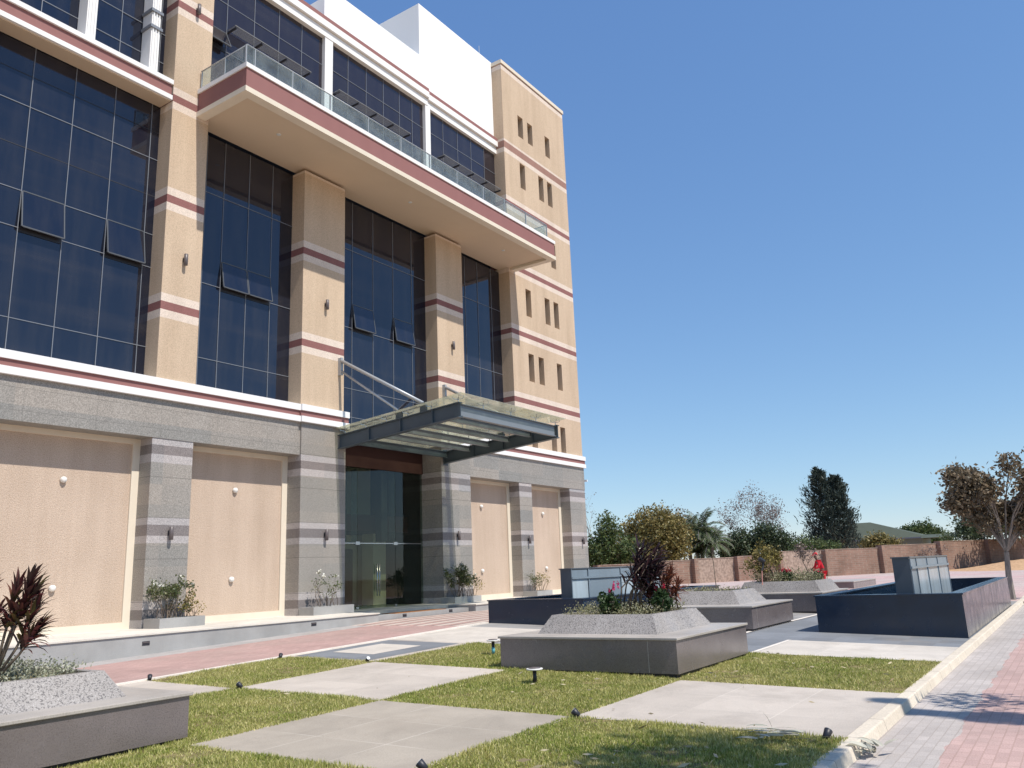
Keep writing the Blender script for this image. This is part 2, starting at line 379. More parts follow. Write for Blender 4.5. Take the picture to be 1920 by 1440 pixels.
# ------------------------------------------------------------------ lie of the land
def smooth(a, b, x):
    t = min(max((x-a)/(b-a), 0), 1); return t*t*(3-2*t)
def gz(x, y):
    s = .026*min(max(x-3.8, 0), 15.2)*min(max((y-2)/11, 0), 1)
    t = smooth(33, 50, x); return s*(1-t) + .28*t
def rz(x): t = smooth(33, 55, x); return -.10*(1-t) + .24*t
def steps(a, b, d):
    n = max(1, round((b-a)/d)); return [a+(b-a)*i/n for i in range(n+1)]
def sheet(xs, ys, zf):
    m = MB(); nx = len(xs)
    vs = [(x, y, zf(x, y)) for y in ys for x in xs]
    fs = [(j*nx+i, j*nx+i+1, (j+1)*nx+i+1, (j+1)*nx+i) for j in range(len(ys)-1) for i in range(nx-1)]
    return m.add(vs, fs)
def ground(name, m, x0, x1, y0, y1, dz, d=.7):
    return tag(sheet(steps(x0, x1, d), steps(y0, y1, d), lambda x, y: gz(x, y)+dz).build(name, m, smooth=True), kind='structure')

xs = [-600,-200,-60,-20,-8] + steps(-4, 34, 1) + steps(35, 60, 1.5) + [70,80,100,140,220,400,900]
ys = [-700,-300,-100,-40,-20,-10,-4,-1,1.2,1.95,2.02] + steps(2.6, 13, .65) + [14,16,18,22,30,40,60,100,200,400,900]
def base(x, y):
    return (rz(x) if y < 2 else gz(x, y)) - .10
tag(sheet(xs, ys, base).build('ground', M['earth'], smooth=True), kind='structure')
tag(sheet(steps(-8, 60, 1), [-3.2, 1.0, 1.93], lambda x, y: rz(x)).build('brick_road', M['road'], smooth=True), kind='structure')
# plaza, lawn squares
ground('plaza_paving', M['slab_mid'], 14.15, 33, 2.08, 13.13, -.012)
for i, (a, b, c, d) in enumerate(((5.45,8.25,4.92,7.83),(8.25,11.2,2.08,4.92),(8.25,11.2,7.83,10.75),(5.45,8.25,10.75,13.1),(2.4,5.45,2.08,4.92))):
    ground('light_paving', M['slab_beige' if i == 0 else 'slab_light'], a, b, c, d, 0.)
for a, b, c, d in ((5.45,8.25,2.08,4.92),(2.4,5.45,4.92,7.85),(2.4,5.45,10.75,13.1),(5.45,8.25,7.83,10.75),(8.25,11.2,4.92,7.83),(8.25,11.2,10.75,13.1),(11.2,14.6,2.08,4.92),(11.2,14.15,8.2,10.75),(2.4,5.45,7.85,10.75),(11.2,14.6,4.92,8.2)):
    ground('lawn_soil', M['soil'], a, b, c, d, -.004)
ground('paving_border', M['slab_light'], 11.2, 14.15, 10.75, 13.1, 0.)
ground('paving_ring', M['slab_dark'], 11.3, 13.95, 10.98, 12.95, .004)
ground('paving_inset', M['slab_pale'], 11.95, 13.35, 11.5, 12.6, .008)
ground('pale_paving', M['slab_pale'], 14.15, 16.9, 10.4, 13.1, 0.)
ground('pale_paving', M['slab_pale'], 14.6, 16.9, 2.08, 5.0, 0.)
ground('blue_paving', M['slab_dark'], 16.9, 24, 2.08, 6.2, 0.)
ground('blue_paving', M['slab_dark'], 14.6, 16.9, 5.08, 6.2, 0.)
ground('white_strip', M['kerb_white'], 14.6, 24, 6.22, 6.32, .004)
ground('white_strip', M['kerb_white'], 14.6, 16.9, 5.0, 5.08, .004)
ground('driveway', M['drive'], -6, 17.3, 13.15, 17.5, -.03)
ground('entrance_paving', M['stripes'], 17.3, 25.5, 13.15, 17.75, -.03)
ground('driveway', M['drive'], 25.5, 40, 13.15, 17.5, -.03)
tag(sheet(steps(33, 104, 1.5), steps(-2, 33, 1.5), lambda x, y: (max(gz(x, y), .0) if y > 2 else rz(x)+.02)+.0).build('brick_court', M['court'], smooth=True), kind='structure')
# kerbs
m = MB(); xs = steps(-6, 40, 1)
for a, b in zip(xs, xs[1:]):
    za, zb = gz(a, 2.05), gz(b, 2.05); ra, rb = rz(a)-.05, rz(b)-.05
    m.hexa([(a,1.90,ra),(b,1.90,rb),(b,2.08,rb),(a,2.08,ra)], [(a,1.935,za+.006),(b,1.935,zb+.006),(b,2.08,zb+.006),(a,2.08,za+.006)])
tag(m.build('kerb', M['kerb'], bevel=.012), kind='structure')
m = MB(); xs = steps(-6, 17.8, 1)
for a, b in zip(xs, xs[1:]):
    za, zb = gz(a, 13.1), gz(b, 13.1)
    m.hexa([(a,13.02,za-.1),(b,13.02,zb-.1),(b,13.15,zb-.1),(a,13.15,za-.1)], [(a,13.02,za+.02),(b,13.02,zb+.02),(b,13.15,zb+.02),(a,13.15,za+.02)])
tag(m.build('driveway_kerb', M['kerb_white']), kind='structure')
# sandy bank before the garden wall
def bank(x, y):
    u = math.exp(-((x-84)/7)**2 - ((y-4.0)/4.0)**2); return gz(x, y) - .06 + .75*u + .05*math.sin(x*2.1+y*1.7)*u
tag(sheet(steps(68, 100, .9), steps(-8, 16, .9), bank).build('sand_bank', M['sand'], smooth=True), kind='structure')

# ------------------------------------------------------------------ grass blades
rng = np.random.default_rng(5)
def gzv(x, y): return .026*np.clip(x-3.8, 0, 15.2)*np.clip((y-2)/11, 0, 1)
P = []
for (a, b, c, d, den) in ((5.45,8.25,2.08,4.92,6500),(4.4,5.45,4.92,7.85,6500),(5.45,8.25,7.83,10.75,4600),(8.25,11.2,4.92,7.83,4600),(8.25,11.2,10.75,13.0,3000),(11.2,14.55,2.08,4.92,3200),(11.2,14.15,8.2,10.75,2600),(11.2,14.58,4.92,8.2,3000),(3.4,5.45,7.85,8.14,5500),(3.4,5.45,10.75,13.0,1500)):
    n = int((b-a)*(d-c)*den); q = rng.random((n, 2)); e = .035*rng.random()+.02
    q[:, 0] = a-e + q[:, 0]*(b-a+2*e); q[:, 1] = c-e + q[:, 1]*(d-c+2*e)
    P.append(q)
P = np.concatenate(P); P = P[~((P[:,0] > 11.37) & (P[:,0] < 14.3) & (P[:,1] > 5.02) & (P[:,1] < 8.06))]; P = P[~((P[:,0] < 5.61) & (P[:,1] > 8.12) & (P[:,1] < 11.1))]
wear = np.sin(P[:,0]*1.9+1.3)*np.sin(P[:,1]*2.3+.4) + .6*np.sin(P[:,0]*4.7-P[:,1]*3.9) + .5*np.sin(P[:,0]*9.1+P[:,1]*7.3+1.)
keep = rng.random(len(P)) > np.clip((wear-.75)*.75, 0, .8); P = P[keep]; wear = wear[keep]
n = len(P); z = gzv(P[:,0], P[:,1]) - .004
ph = np.sin(P[:,0]*3.1)*np.cos(P[:,1]*2.7) + np.sin(P[:,0]*7.7+P[:,1]*5.3)*.5
h = (.018 + .031*rng.random(n)) * (1 + .2*ph) * (1 - .22*np.clip(wear, -1, 1.4)); w = .0035 + .0035*rng.random(n)
az = rng.random(n)*2*PI; lean = rng.random(n)*.9
la = rng.random(n)*2*PI
bx_, by_ = np.cos(az)*w, np.sin(az)*w
tx, ty = np.cos(la)*h*lean, np.sin(la)*h*lean
V = np.empty((n, 3, 3)); V[:,0] = np.c_[P[:,0]-bx_, P[:,1]-by_, z]; V[:,1] = np.c_[P[:,0]+bx_, P[:,1]+by_, z]; V[:,2] = np.c_[P[:,0]+tx, P[:,1]+ty, z+h*(1-.35*lean)]
def tris_mesh(name, V, mat):
    n = len(V); me = bpy.data.meshes.new(name)
    me.vertices.add(n*3); me.vertices.foreach_set('co', V.reshape(-1).astype(np.float32))
    me.loops.add(n*3); me.loops.foreach_set('vertex_index', np.arange(n*3, dtype=np.int32))
    me.polygons.add(n); me.polygons.foreach_set('loop_start', np.arange(0, n*3, 3, dtype=np.int32))
    me.update(calc_edges=True); me.materials.append(mat)
    o = bpy.data.objects.new(name, me); COL.objects.link(o); return o
tag(tris_mesh('grass', V, M['grass']), 'short green and straw lawn grass between the paving squares', 'grass', kind='stuff')

# leaf cards ---------------------------------------------------------
def cards(c, size, rng, asp=.45, dirs=None, jitter=.35, up=0.):
    """diamond leaf quads at the points c"""
    c = np.asarray(c, float); n = len(c)
    a = rng.normal(size=(n, 3)) if dirs is None else np.asarray(dirs, float) + rng.normal(size=(n, 3))*jitter
    a[:, 2] += up; a /= np.linalg.norm(a, axis=1)[:, None]
    b = np.cross(a, rng.normal(size=(n, 3))); b /= np.linalg.norm(b, axis=1)[:, None]
    L = size*(.6+.8*rng.random(n))[:, None]; W = L*asp
    return np.stack([c-a*L*.5, c+b*W*.5, c+a*L*.5, c-b*W*.5], axis=1)
def blob_pts(rng, blobs, n, clump=.35, k=14, hollow=.45):
    """points in clumps spread through ellipsoids: blobs of (cx, cy, cz, rx, ry, rz)"""
    vol = np.array([b[3]*b[4]*b[5] for b in blobs]); out = []
    nc = max(4, n//k)
    idx = rng.choice(len(blobs), nc, p=vol/vol.sum())
    d = rng.normal(size=(nc, 3)); d /= np.linalg.norm(d, axis=1)[:, None]
    r = (hollow + (1-hollow)*rng.random(nc)**.6)*(.82+.3*rng.random(nc))
    B = np.array(blobs)[idx]
    cc = B[:, :3] + d*r[:, None]*B[:, 3:]
    pts = np.repeat(cc, k, axis=0) + rng.normal(size=(nc*k, 3))*clump*.5
    return pts
def grow(rng, p, d, L, r, lev, segs, tips, spread=.6, kids=3, up=.15, wob=.18, shrink=.68):
    p = Vector(p); d = Vector(d).normalized(); pts = [p.copy()]; rs = [r]; n = 4
    for i in range(n):
        d = (d + Vector(rng.normal(size=3))*wob + Vector((0,0,up*.3))).normalized()
        p = p + d*(L/n); pts.append(p.copy()); rs.append(r*(1-.45*(i+1)/n))
    segs.append((pts, rs))
    if lev == 0: tips.append((pts[-1], d.copy())); tips.append((pts[-2], d.copy())); return
    for k in range(kids):
        j = n if k == 0 else int(rng.integers(2, n+1))
        s = Vector(rng.normal(size=3)); s = (s - d*s.dot(d)).normalized()
        nd = (d + s*spread*(.6+.8*rng.random())*(1 if k else .6) + Vector((0,0,up))).normalized()
        grow(rng, pts[j], nd, L*shrink*(.8+.4*rng.random()), rs[j]*.72, lev-1, segs, tips, spread, kids, up, wob, shrink)
def trunk_mesh(segs, n=6):
    m = MB()
    for pts, rs in segs: m.path(pts, rs, n, False)
    return m
def blob_tree(name, label, loc, blobs, n, size, mat, seed, trunk_r=.12, barkm='bark', clump=.5, group=None, asp=.5, hollow=.45, cat='tree', fork=None, k=14, limb=1.):
    rng = np.random.default_rng(seed)
    t = thing(name, label, cat, loc, group)
    segs = []
    base = Vector(loc)
    if fork:
        segs.append(([base, base.lerp(Vector(fork), .5)+Vector((.02,.03,0)), Vector(fork)], [trunk_r*1.25, trunk_r, trunk_r*.85])); base = Vector(fork)
    for b in blobs:
        mid = Vector(((base[0]*.6+b[0]*.4), (base[1]*.6+b[1]*.4), base[2]*.45+b[2]*.55))
        segs.append(([base, mid, Vector(b[:3])], [trunk_r*(limb if fork else 1), trunk_r*.7*limb, trunk_r*.3*limb]))
        for k in range(6):
            d = Vector(rng.normal(size=3)).normalized()
            e = Vector(b[:3]) + Vector((d.x*b[3], d.y*b[4], abs(d.z)*b[5]))*.9
            segs.append(([mid.lerp(Vector(b[:3]), rng.random()), (mid+e)/2 + Vector(rng.normal(size=3))*.15, e], [trunk_r*.35*limb, trunk_r*.2*limb, trunk_r*.06]))
    trunk_mesh(segs).build('trunk', M[barkm], t)
    MB().quads(cards(blob_pts(rng, blobs, n, clump, k, hollow=hollow), size, rng, asp)).build('crown', M[mat], t)
    return t
def branch_tree(name, label, loc, seed, L, r, lev, mat, leaves, size, rad_, d0=(0,0,1), spread=.6, kids=3, up=.15, barkm='bark', group=None, wob=.18, shrink=.68, asp=.5, cat='tree', stems=1):
    rng = np.random.default_rng(seed)
    t = thing(name, label, cat, loc, group); segs = []; tips = []
    for s in range(stems):
        dd = Vector(d0) + (Vector((rng.normal(), rng.normal(), 0))*.35 if stems > 1 else Vector((0,0,0)))
        grow(rng, loc, dd, L*(.8+.4*rng.random() if stems > 1 else 1), r, lev, segs, tips, spread, kids, up, wob, shrink)
    trunk_mesh(segs).build('trunk' if cat == 'tree' else 'stem', M[barkm], t)
    if leaves:
        T = np.array([p for p, d in tips]); c = np.repeat(T, leaves, axis=0) + rng.normal(size=(len(T)*leaves, 3))*rad_
        MB().quads(cards(c, size, rng, asp)).build('crown' if cat == 'tree' else 'foliage', M[mat], t)
    return t, tips

def strap(m, p, d, L, w, droop, rng):
    """a long folded leaf"""
    p = Vector(p); d = Vector(d).normalized(); n = 4
    side = d.cross(Vector((0,0,1)));  side = side.normalized() if side.length > .05 else Vector((1,0,0))
    W = [.45, 1, .9, .55, .05]; vs = []; tw = rng.normal()*.4
    for i in range(n+1):
        nrm = d.cross(side); s = (side*math.cos(tw) + nrm*math.sin(tw))
        vs += [p - s*w*W[i]*.5, p + nrm*w*.12*W[i], p + s*w*W[i]*.5]
        d = (d + Vector((0,0,-droop*(i+1)/n))).normalized(); p = p + d*(L/n)
    fs = []
    for i in range(n):
        a = i*3; fs += [(a,a+1,a+4,a+3),(a+1,a+2,a+5,a+4)]
    m.add(vs, fs)
def cordyline(name, label, loc, stems, mat, seed, L=.34, w=.05, per=26, group=None, rise=0.):
    """stems: lists of points; strap leaves spiral round the upper half of each"""
    rng = np.random.default_rng(seed); t = thing(name, label, 'plant', loc, group); s = MB(); f = MB()
    for pts in stems:
        pts = [Vector(p) for p in pts]; s.path(pts, [.016, .013, .009][:len(pts)] if len(pts) <= 3 else .012, 6)
        top = pts[-1]; ax = (pts[-1]-pts[-2]).normalized(); ln = (pts[-1]-pts[-2]).length
        for k in range(per):
            q = k/per; a = k*2.4 + rng.random()
            u = ax.cross(Vector((1,0,0))).normalized(); v = ax.cross(u)
            out = u*math.cos(a) + v*math.sin(a)
            p = pts[-2].lerp(top, .12+.88*q)
            strap(f, p, out*(1.0-.6*q) + ax*(.55+.9*q+rise), L*(.75+.4*rng.random()), w*(.8+.4*rng.random()), .55*(1-.5*q), rng)
    s.build('stem', M['bark'], t, True); f.build('foliage', M[mat], t, True); return t

# ================================================================== the office building
YF, YG = 19.7, 20.3          # pillar faces, glass faces
B = thing('office_building', 'large tan and grey granite office building with dark glass bays and a long maroon balcony', 'building', (18, 26, 0))
ZP = .607
def P_(name, m, *a, **k): return bx(name, m, B, *a, **k)
# core masses (lobby left open)
P_('wall_core', M['lobby_dark'], -6, 18.9, 20.75, 36, 0, 21.9)
P_('wall_core', M['lobby_dark'], 24.4, 35.1, 20.75, 36, 0, 21.9)
P_('wall_core', M['lobby_dark'], 18.9, 24.4, 20.75, 36, 6.3, 21.9)
P_('wall_core', M['lobby_dark'], 18.9, 24.4, 27.5, 36, 0, 6.3)
# tan pillars and the granite ones under them
def lamp(x, z, parent=None, y=YF):
    m = MB().lathe(x, y-.10, [(.045, z-.17), (.055, z-.165), (.055, z+.165), (.045, z+.17)], 14)
    o = m.build('wall_lamp', M['lamp_dark'], B, True); MB().box(x-.025, x+.025, y-.06, y, z-.05, z+.05).build('bracket', M['black'], o)
def knob(x, z, y=20.28):
    m = MB(); vs = []
    for i, (r, d) in enumerate(((.078,0),(.074,-.05),(.045,-.08))):
        vs.append((r, d))
    n = 16; V = []; F = []
    for r, d in vs:
        for k in range(n): V.append((x+r*math.cos(2*PI*k/n), y+d, z+r*math.sin(2*PI*k/n)))
    for i in range(2):
        for k in range(n): F.append((i*n+k, i*n+(k+1) % n, (i+1)*n+(k+1) % n, (i+1)*n+k))
    F.append(tuple(range(2*n, 3*n))); m.add(V, F).build('round_wall_light', M['lens_white'], B, True)
P_('tan_pillar', M['tan'], 12.23, 13.43, YF, 20.75, 7.06, 26.0)
P_('tan_pillar', M['tan'], 17.22, 19.08, YF, 20.75, 7.06, 15.2)
P_('tan_pillar', M['tan'], 24.12, 25.82, YF, 20.75, 7.06, 15.2)
P_('tan_pillar', M['tan'], 6.0, 7.25, YF, 20.75, 7.06, 26.0)
for a, b, top, y in ((6.1,7.3,5.46,YF+.02),(12.24,13.46,5.46,YF+.02),(17.22,19.12,6.5,YF-.06),(24.15,25.95,6.5,YF-.04),(29.52,30.5,5.42,YF+.02),(33.83,35.3,5.42,YF+.02)):
    P_('granite_pillar', M['granite'], a, b, y, 20.75, ZP, top)
P_('granite_band', M['granite_band'], -6, 17.22, YF, 20.75, 5.46, 6.5)
P_('granite_band', M['granite_band'], 25.95, 35.3, YF, 20.75, 5.42, 6.5)
def cornice(a, b, y):
    c = empty('cornice', (0,0,0), B); c.location = (0,0,0)
    c.location = Vector((a,y,6.5)) - B.location
    bx('ledge', M['white'], c, a, b, y, 20.6, 6.86, 7.06); bx('ledge', M['white'], c, a, b, y, 20.6, 6.5, 6.68)
    bx('fascia', M['maroon'], c, a+.002, b-.002, y+.05, 20.6, 6.68, 6.86)
cornice(-6, 17.14, YF-.10); cornice(17.14, 19.2, YF-.17); cornice(24.05, 25.95, YF-.14); cornice(25.95, 35.4, YF-.09)
# pebble panels between the granite pillars, each with a cream trim
for a, b, zt in ((7.3,12.24,5.46),(13.46,17.22,5.46),(25.95,29.52,5.42),(30.5,33.83,5.42)):
    w = P_('wall_panel', M['pebble'], a, b, YG, 20.72, ZP, zt)
    m = MB().box(b-.2, b, YG-.05, YG+.01, ZP, zt).box(a, a+.2, YG-.05, YG+.01, ZP, zt).box(a+.2, b-.2, YG-.05, YG+.01, zt-.14, zt).box(a+.2, b-.2, YG-.05, YG+.01, ZP, ZP+.17)
    m.build('panel_trim', M['cream'], w)
for x, z in ((10.3,4.26),(15.3,4.29),(10.25,1.68),(15.28,1.74),(32.2,4.2),(27.45,4.33),(32.3,1.75),(27.4,1.73)): knob(x, z)
for x, z in ((12.86,10.6),(18.21,10.63),(25.02,10.63),(12.86,18.75)): lamp(x, z)
for x, z in ((12.87,2.97),(30.05,2.97),(34.76,2.97)): lamp(x, z, y=YF+.02)
for x, z, y in ((18.24,3.0,YF-.06),(25.02,3.07,YF-.04)): lamp(x, z, y=y)
# glazed bays: one sheet of mirror glass, a grid of thin bars, open awning windows
def bay(a, b, z0, z1, xs, zs, mat='glass', faint=(), y=YG, bar=.019):
    gm = MB(); ex = [a] + list(xs) + [b]; ez = [z0] + sorted(zs) + [z1]; rp = random.Random(int(a*100+z0))
    for i in range(len(ex)-1):
        for j in range(len(ez)-1):
            o = [rp.uniform(-.0045, .0045) for _ in range(3)]; o.append(o[0]+o[2]-o[1])
            x0, x1, c0, c1 = ex[i], ex[i+1], ez[j], ez[j+1]
            gm.add([(x0,y+o[0],c0),(x1,y+o[1],c0),(x1,y+o[2],c1),(x0,y+o[3],c1),(x0,y+.05,c0),(x1,y+.05,c0),(x1,y+.05,c1),(x0,y+.05,c1)], [(0,1,2,3),(0,4,5,1),(1,5,6,2),(2,6,7,3),(3,7,4,0)])
    g = gm.build('glazed_bay', M[mat], B)
    m = MB(); yb = y-.018; prev = z0
    for x in xs: m.box(x-bar/2, x+bar/2, yb, y+.01, z0, z1)
    for z in zs:
        e = [a] + list(xs) + [b]
        for i in range(len(e)-1): m.box(e[i]+(bar/2 if i else 0), e[i+1]-(bar/2 if i < len(e)-2 else 0), yb, y+.01, z-bar/2, z+bar/2)
    m.build('mullion_grid', M['alu'], g)
    if faint:
        m = MB()
        for z in faint: m.box(a, b, y-.006, y+.01, z-.012, z+.012)
        m.build('joint_lines', M['black'], g)
    return g
def awning(g, a, b, z0, z1, open_=.15, y=YG):
    a += .02; b -= .02
    yb = y-.03-open_
    p = empty('awning_window', (0,0,0), B); p.location = Vector(((a+b)/2, y, z1)) - B.location
    MB().hexa([(a,yb,z0),(b,yb,z0),(b,yb+.03,z0),(a,yb+.03,z0)], [(a,y-.03,z1),(b,y-.03,z1),(b,y,z1),(a,y,z1)]).build('pane', M['glass'], p)
    m = MB()
    for x in (a, b):
        m.hexa([(x-.015,yb-.006,z0),(x+.015,yb-.006,z0),(x+.015,yb+.04,z0),(x-.015,yb+.04,z0)], [(x-.015,y-.036,z1),(x+.015,y-.036,z1),(x+.015,y+.0,z1),(x-.015,y+.0,z1)])
    m.box(a+.015, b-.015, yb-.008, yb+.04, z0-.015, z0+.02); m.box(a+.015, b-.015, y-.04, y-.002, z1-.015, z1+.015)
    m.build('sash', M['sash'], p)
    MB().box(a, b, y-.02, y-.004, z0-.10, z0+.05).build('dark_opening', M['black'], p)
g1 = bay(7.25, 12.23, 7.06, 15.44, (7.62,8.69,9.76,10.87,11.97), (8.04,10.35,11.33,13.64), faint=(14.5,12.5))
awning(g1, 8.69, 9.76, 10.35, 11.33); awning(g1, 10.87, 11.97, 10.35, 11.33)
g2 = bay(13.43, 17.22, 7.06, 15.2, (13.85,14.5,15.44,16.37), (8.07,10.37,13.3))
awning(g2, 14.5, 15.44, 10.37, 11.2); awning(g2, 15.44, 16.37, 10.37, 11.2)
g3 = bay(19.08, 24.12, 6.3, 15.2, (20.03,21.1,22.2,23.28), (7.11,8.12,10.35,13.3))
awning(g3, 20.03, 21.1, 10.35, 11.25); awning(g3, 22.2, 23.28, 10.35, 11.25)
bay(25.82, 29.42, 7.06, 15.2, (26.78,27.7,28.73), (10.32,13.3), faint=(8.2,))
bay(7.25, 12.23, 16.05, 22, (7.62,8.72,9.76,10.87,12.08), (16.81,17.77), )
# floor band of the left bay
c = empty('floor_band', (0,0,0), B); c.location = Vector((9,YF,15.4)) - B.location
bx('ledge', M['white'], c, 7.25, 12.20, YF-.03, 20.6, 15.36, 15.50); bx('fascia', M['maroon'], c, 7.25, 12.195, YF+.03, 20.6, 15.50, 15.86); bx('ledge', M['white'], c, 7.25, 12.21, YF-.03, 20.6, 15.86, 16.0)
bx('soffit', M['soffit'], c, 7.25, 12.19, YF+.06, YG-.03, 15.33, 15.36)
for x in (9.66, 11.50):
    m = MB().box(x, x+.27, 19.82, 20.28, 16.0, 22)
    for k in range(3): m.box(x+.03+k*.085, x+.065+k*.085, 19.79, 19.825, 16.0, 22)
    o = m.build('white_column', M['white'], B)
    if x > 10:
        for z in (17.42, 17.95): bx('collar', M['alu'], o, x-.05, x+.32, 19.76, 20.27, z, z+.09)
# right hand block with its slit windows
XB0, XB1 = 29.42, 35.25
slits = []
for cols, z0, z1 in (((0,1,3),22.59,23.75),((0,2,3),19.82,21.15),((0,2,3),13.29,14.64),((0,1,3),10.15,11.48),((0,2,3),7.08,8.32),((0,1,3),16.45,17.75)):
    for k in cols: slits.append(((30.72,31.59,32.41,33.24)[k], z0, z1))
SW = .46
xe = sorted({XB0, XB1} | {x for x, a, b in slits} | {x+SW for x, a, b in slits}); ze = sorted({7.06, 25.96} | {z for s in slits for z in s[1:]})
m = MB(); hole = lambda x, z: any(sx-1e-4 <= x <= sx+SW+1e-4 and a <= z <= b for sx, a, b in slits)
for i in range(len(xe)-1):
    for j in range(len(ze)-1):
        if not hole((xe[i]+xe[i+1])/2, (ze[j]+ze[j+1])/2):
            m.poly([(xe[i],YF,ze[j]),(xe[i+1],YF,ze[j]),(xe[i+1],YF,ze[j+1]),(xe[i],YF,ze[j+1])])
for x, a, b in slits:
    d = YF+.32
    m.poly([(x,YF,a),(x,YF,b),(x,d,b),(x,d,a)]); m.poly([(x+SW,YF,b),(x+SW,YF,a),(x+SW,d,a),(x+SW,d,b)])
    m.poly([(x,YF,a),(x,d,a),(x+SW,d,a),(x+SW,YF,a)]); m.poly([(x,YF,b),(x+SW,YF,b),(x+SW,d,b),(x,d,b)])
m.poly([(XB0,YF,7.06),(XB0,YF,25.96),(XB0,34,25.96),(XB0,34,7.06)]); m.poly([(XB1,YF,25.96),(XB1,YF,7.06),(XB1,34,7.06),(XB1,34,25.96)])
m.poly([(XB0,34,7.06),(XB0,34,25.96),(XB1,34,25.96),(XB1,34,7.06)])
blk = m.build('stair_block', M['tan'], B)
bx('coping', M['cream'], blk, XB0-.05, XB1+.05, YF-.05, 34.05, 25.96, 26.14)
rs = random.Random(4)
for x, a, b in slits:
    w = bx('slit_window', M['glass_violet'], B, x, x+SW, YF+.30, YF+.33, a, b)
    k = a + (b-a)*(.35+.4*rs.random())
    MB().box(x, x+SW, YF+.275, YF+.305, k-.02, k+.02).box(x+SW/2-.012, x+SW/2+.012, YF+.28, YF+.305, a, k-.02).build('bar', M['lamp_dark'], w)
# upper storey: glass behind the balcony, white uprights, cornice, parapet, penthouse
gu = bay(13.43, 18.45, 16.1, 21.4, (14.34,15.41,16.45,17.47), (18.4,20.15), 'glass_violet')
bay(18.84, 24.15, 16.1, 21.4, (19.76,20.74,21.71,22.66,23.45), (18.4,20.2), 'glass_violet')
bay(24.47, 29.42, 16.1, 21.4, (25.5,26.53,27.53,28.55), (18.4,20.2), 'glass_violet')
awning(gu, 13.5, 14.34, 18.45, 19.05, .28)
for a, b in ((18.45,18.84),(24.15,24.47)): P_('white_upright', M['white'], a, b, YG-.16, 20.5, 16.05, 21.4)
def roof_cornice(a, b, y, d):
    c = empty('roof_cornice', (0,0,0), B); c.location = Vector((a,y,21.3)) - B.location
    bx('fascia', M['white'], c, a, b, y, 20.7, 21.22+d, 21.52+d); bx('ledge', M['white'], c, a, b, y-.10, 20.7, 21.56+d, 21.82+d)
    bx('shadow_gap', M['cream'], c, a, b, y+.03, 20.7, 21.52+d, 21.56+d)
    bx('maroon_strip', M['maroon'], c, a, b, y-.085, 20.7, 21.82+d, 22.0+d)
roof_cornice(13.43, 24.3, 20.12, .06); roof_cornice(24.3, 29.42, 20.16, 0)
roof_cornice(-6, 12.23, 20.12, .06)
P_('parapet', M['white_bright'], 18.7, 23.96, 20.26, 20.6, 21.9, 23.62)
P_('parapet_return', M['white_bright'], 18.5, 18.7, 20.26, 26, 21.9, 23.1)
P_('penthouse', M['white_bright'], 23.96, 29.41, 20.262, 22.6, 21.9, 26.2)
MB().path([(28.9,20.6,26.19),(28.9,20.6,27.0)], .015, 6).build('lightning_rod', M['tube'], B)
P_('roof_slab', M['cream'], -6, 29.41, 20.7, 36, 21.9, 22.0)
# mesh sun shelves with dark arms
for a, b in ((14.35,17.56),(18.9,22.87),(25.0,29.25)):
    m = MB(); k = 0
    for i in range(8): m.box(a, b, YG-.42+i*.05, YG-.42+i*.05+.014, 19.19, 19.20)
    for x in steps(a, b, .12): m.box(x-.004, x+.004, YG-.42, YG-.02, 19.18, 19.19)
    m.box(a, b, YG-.445, YG-.425, 19.18, 19.21)
    o = m.build('sun_shelf', M['bronze_shelf'], B)
    for x in steps(a+.05, b-.05, 1.05): bx('arm', M['black'], o, x-.02, x+.02, YG-.44, YG-.01, 19.10, 19.165)
# balcony
bal = empty('balcony', (0,0,0), B); bal.location = Vector((21,18.6,15.2)) - B.location
X0, X1, YB = 13.05, 29.8, 17.46
m = MB(); z = 15.32
bx('slab', M['soffit'], bal, X0+.03, X1-.03, YB+.03, YG, 15.32, 16.0)
def ringbox(x0, x1, y0, y1, t, z0, z1):   # front and two ends
    return MB().box(x0, x1, y0, y0+t, z0, z1).box(x0, x0+t, y0+t, y1, z0, z1).box(x1-t, x1, y0+t, y1, z0, z1)
ringbox(X0, X1, YB, YF-.003, .02, 15.36, 15.97).build('fascia', M['maroon'], bal)
ringbox(X0-.04, X1+.04, YB-.04, YF-.004, .3, 15.2, 15.36).build('lower_edge', M['cream'], bal)
ringbox(X0-.04, X1+.04, YB-.04, YF-.004, .25, 15.97, 16.11).build('upper_edge', M['white'], bal)
for x in (15.3, 21.5, 27.6): MB().lathe(x, 18.75, [(.06,15.305),(.075,15.32)], 14).build('downlight', M['lens'], bal)
yr = YB+.05; zr0, zr1 = 16.11, 16.72
pan = [13.05, 13.36, 14.75, 16.3, 18.0, 19.62, 21.2, 22.8, 24.5, 26.0, 27.6, 29.3]
for a, b in zip(pan[:-1], pan[1:]):
    bx('railing_glass', M['rail_glass'], bal, a+.02, b-.02, yr, yr+.012, zr0, zr1)
for x in pan: bx('railing_post', M['tube'], bal, x-.016, x+.016, yr-.015, yr+.035, zr0, zr1)
for a, b in ((17.6,18.5),(18.53,19.62)): bx('railing_glass', M['rail_glass'], bal, 13.08, 13.092, a, b, zr0, zr1)
for y in (18.51, 19.62): bx('railing_post', M['tube'], bal, 13.07, 13.10, y-.016, y+.016, zr0, zr1)
for a, b in ((17.6,18.5),(18.53,19.62)): bx('railing_glass', M['rail_glass'], bal, 29.28, 29.292, a, b, zr0, zr1)
MB().path([(13.085,19.66,zr1+.02),(13.085,yr+.01,zr1+.02),(29.3,yr+.01,zr1+.02),(29.3,19.66,zr1+.02)], .022, 8).build('handrail', M['tube'], bal, True)
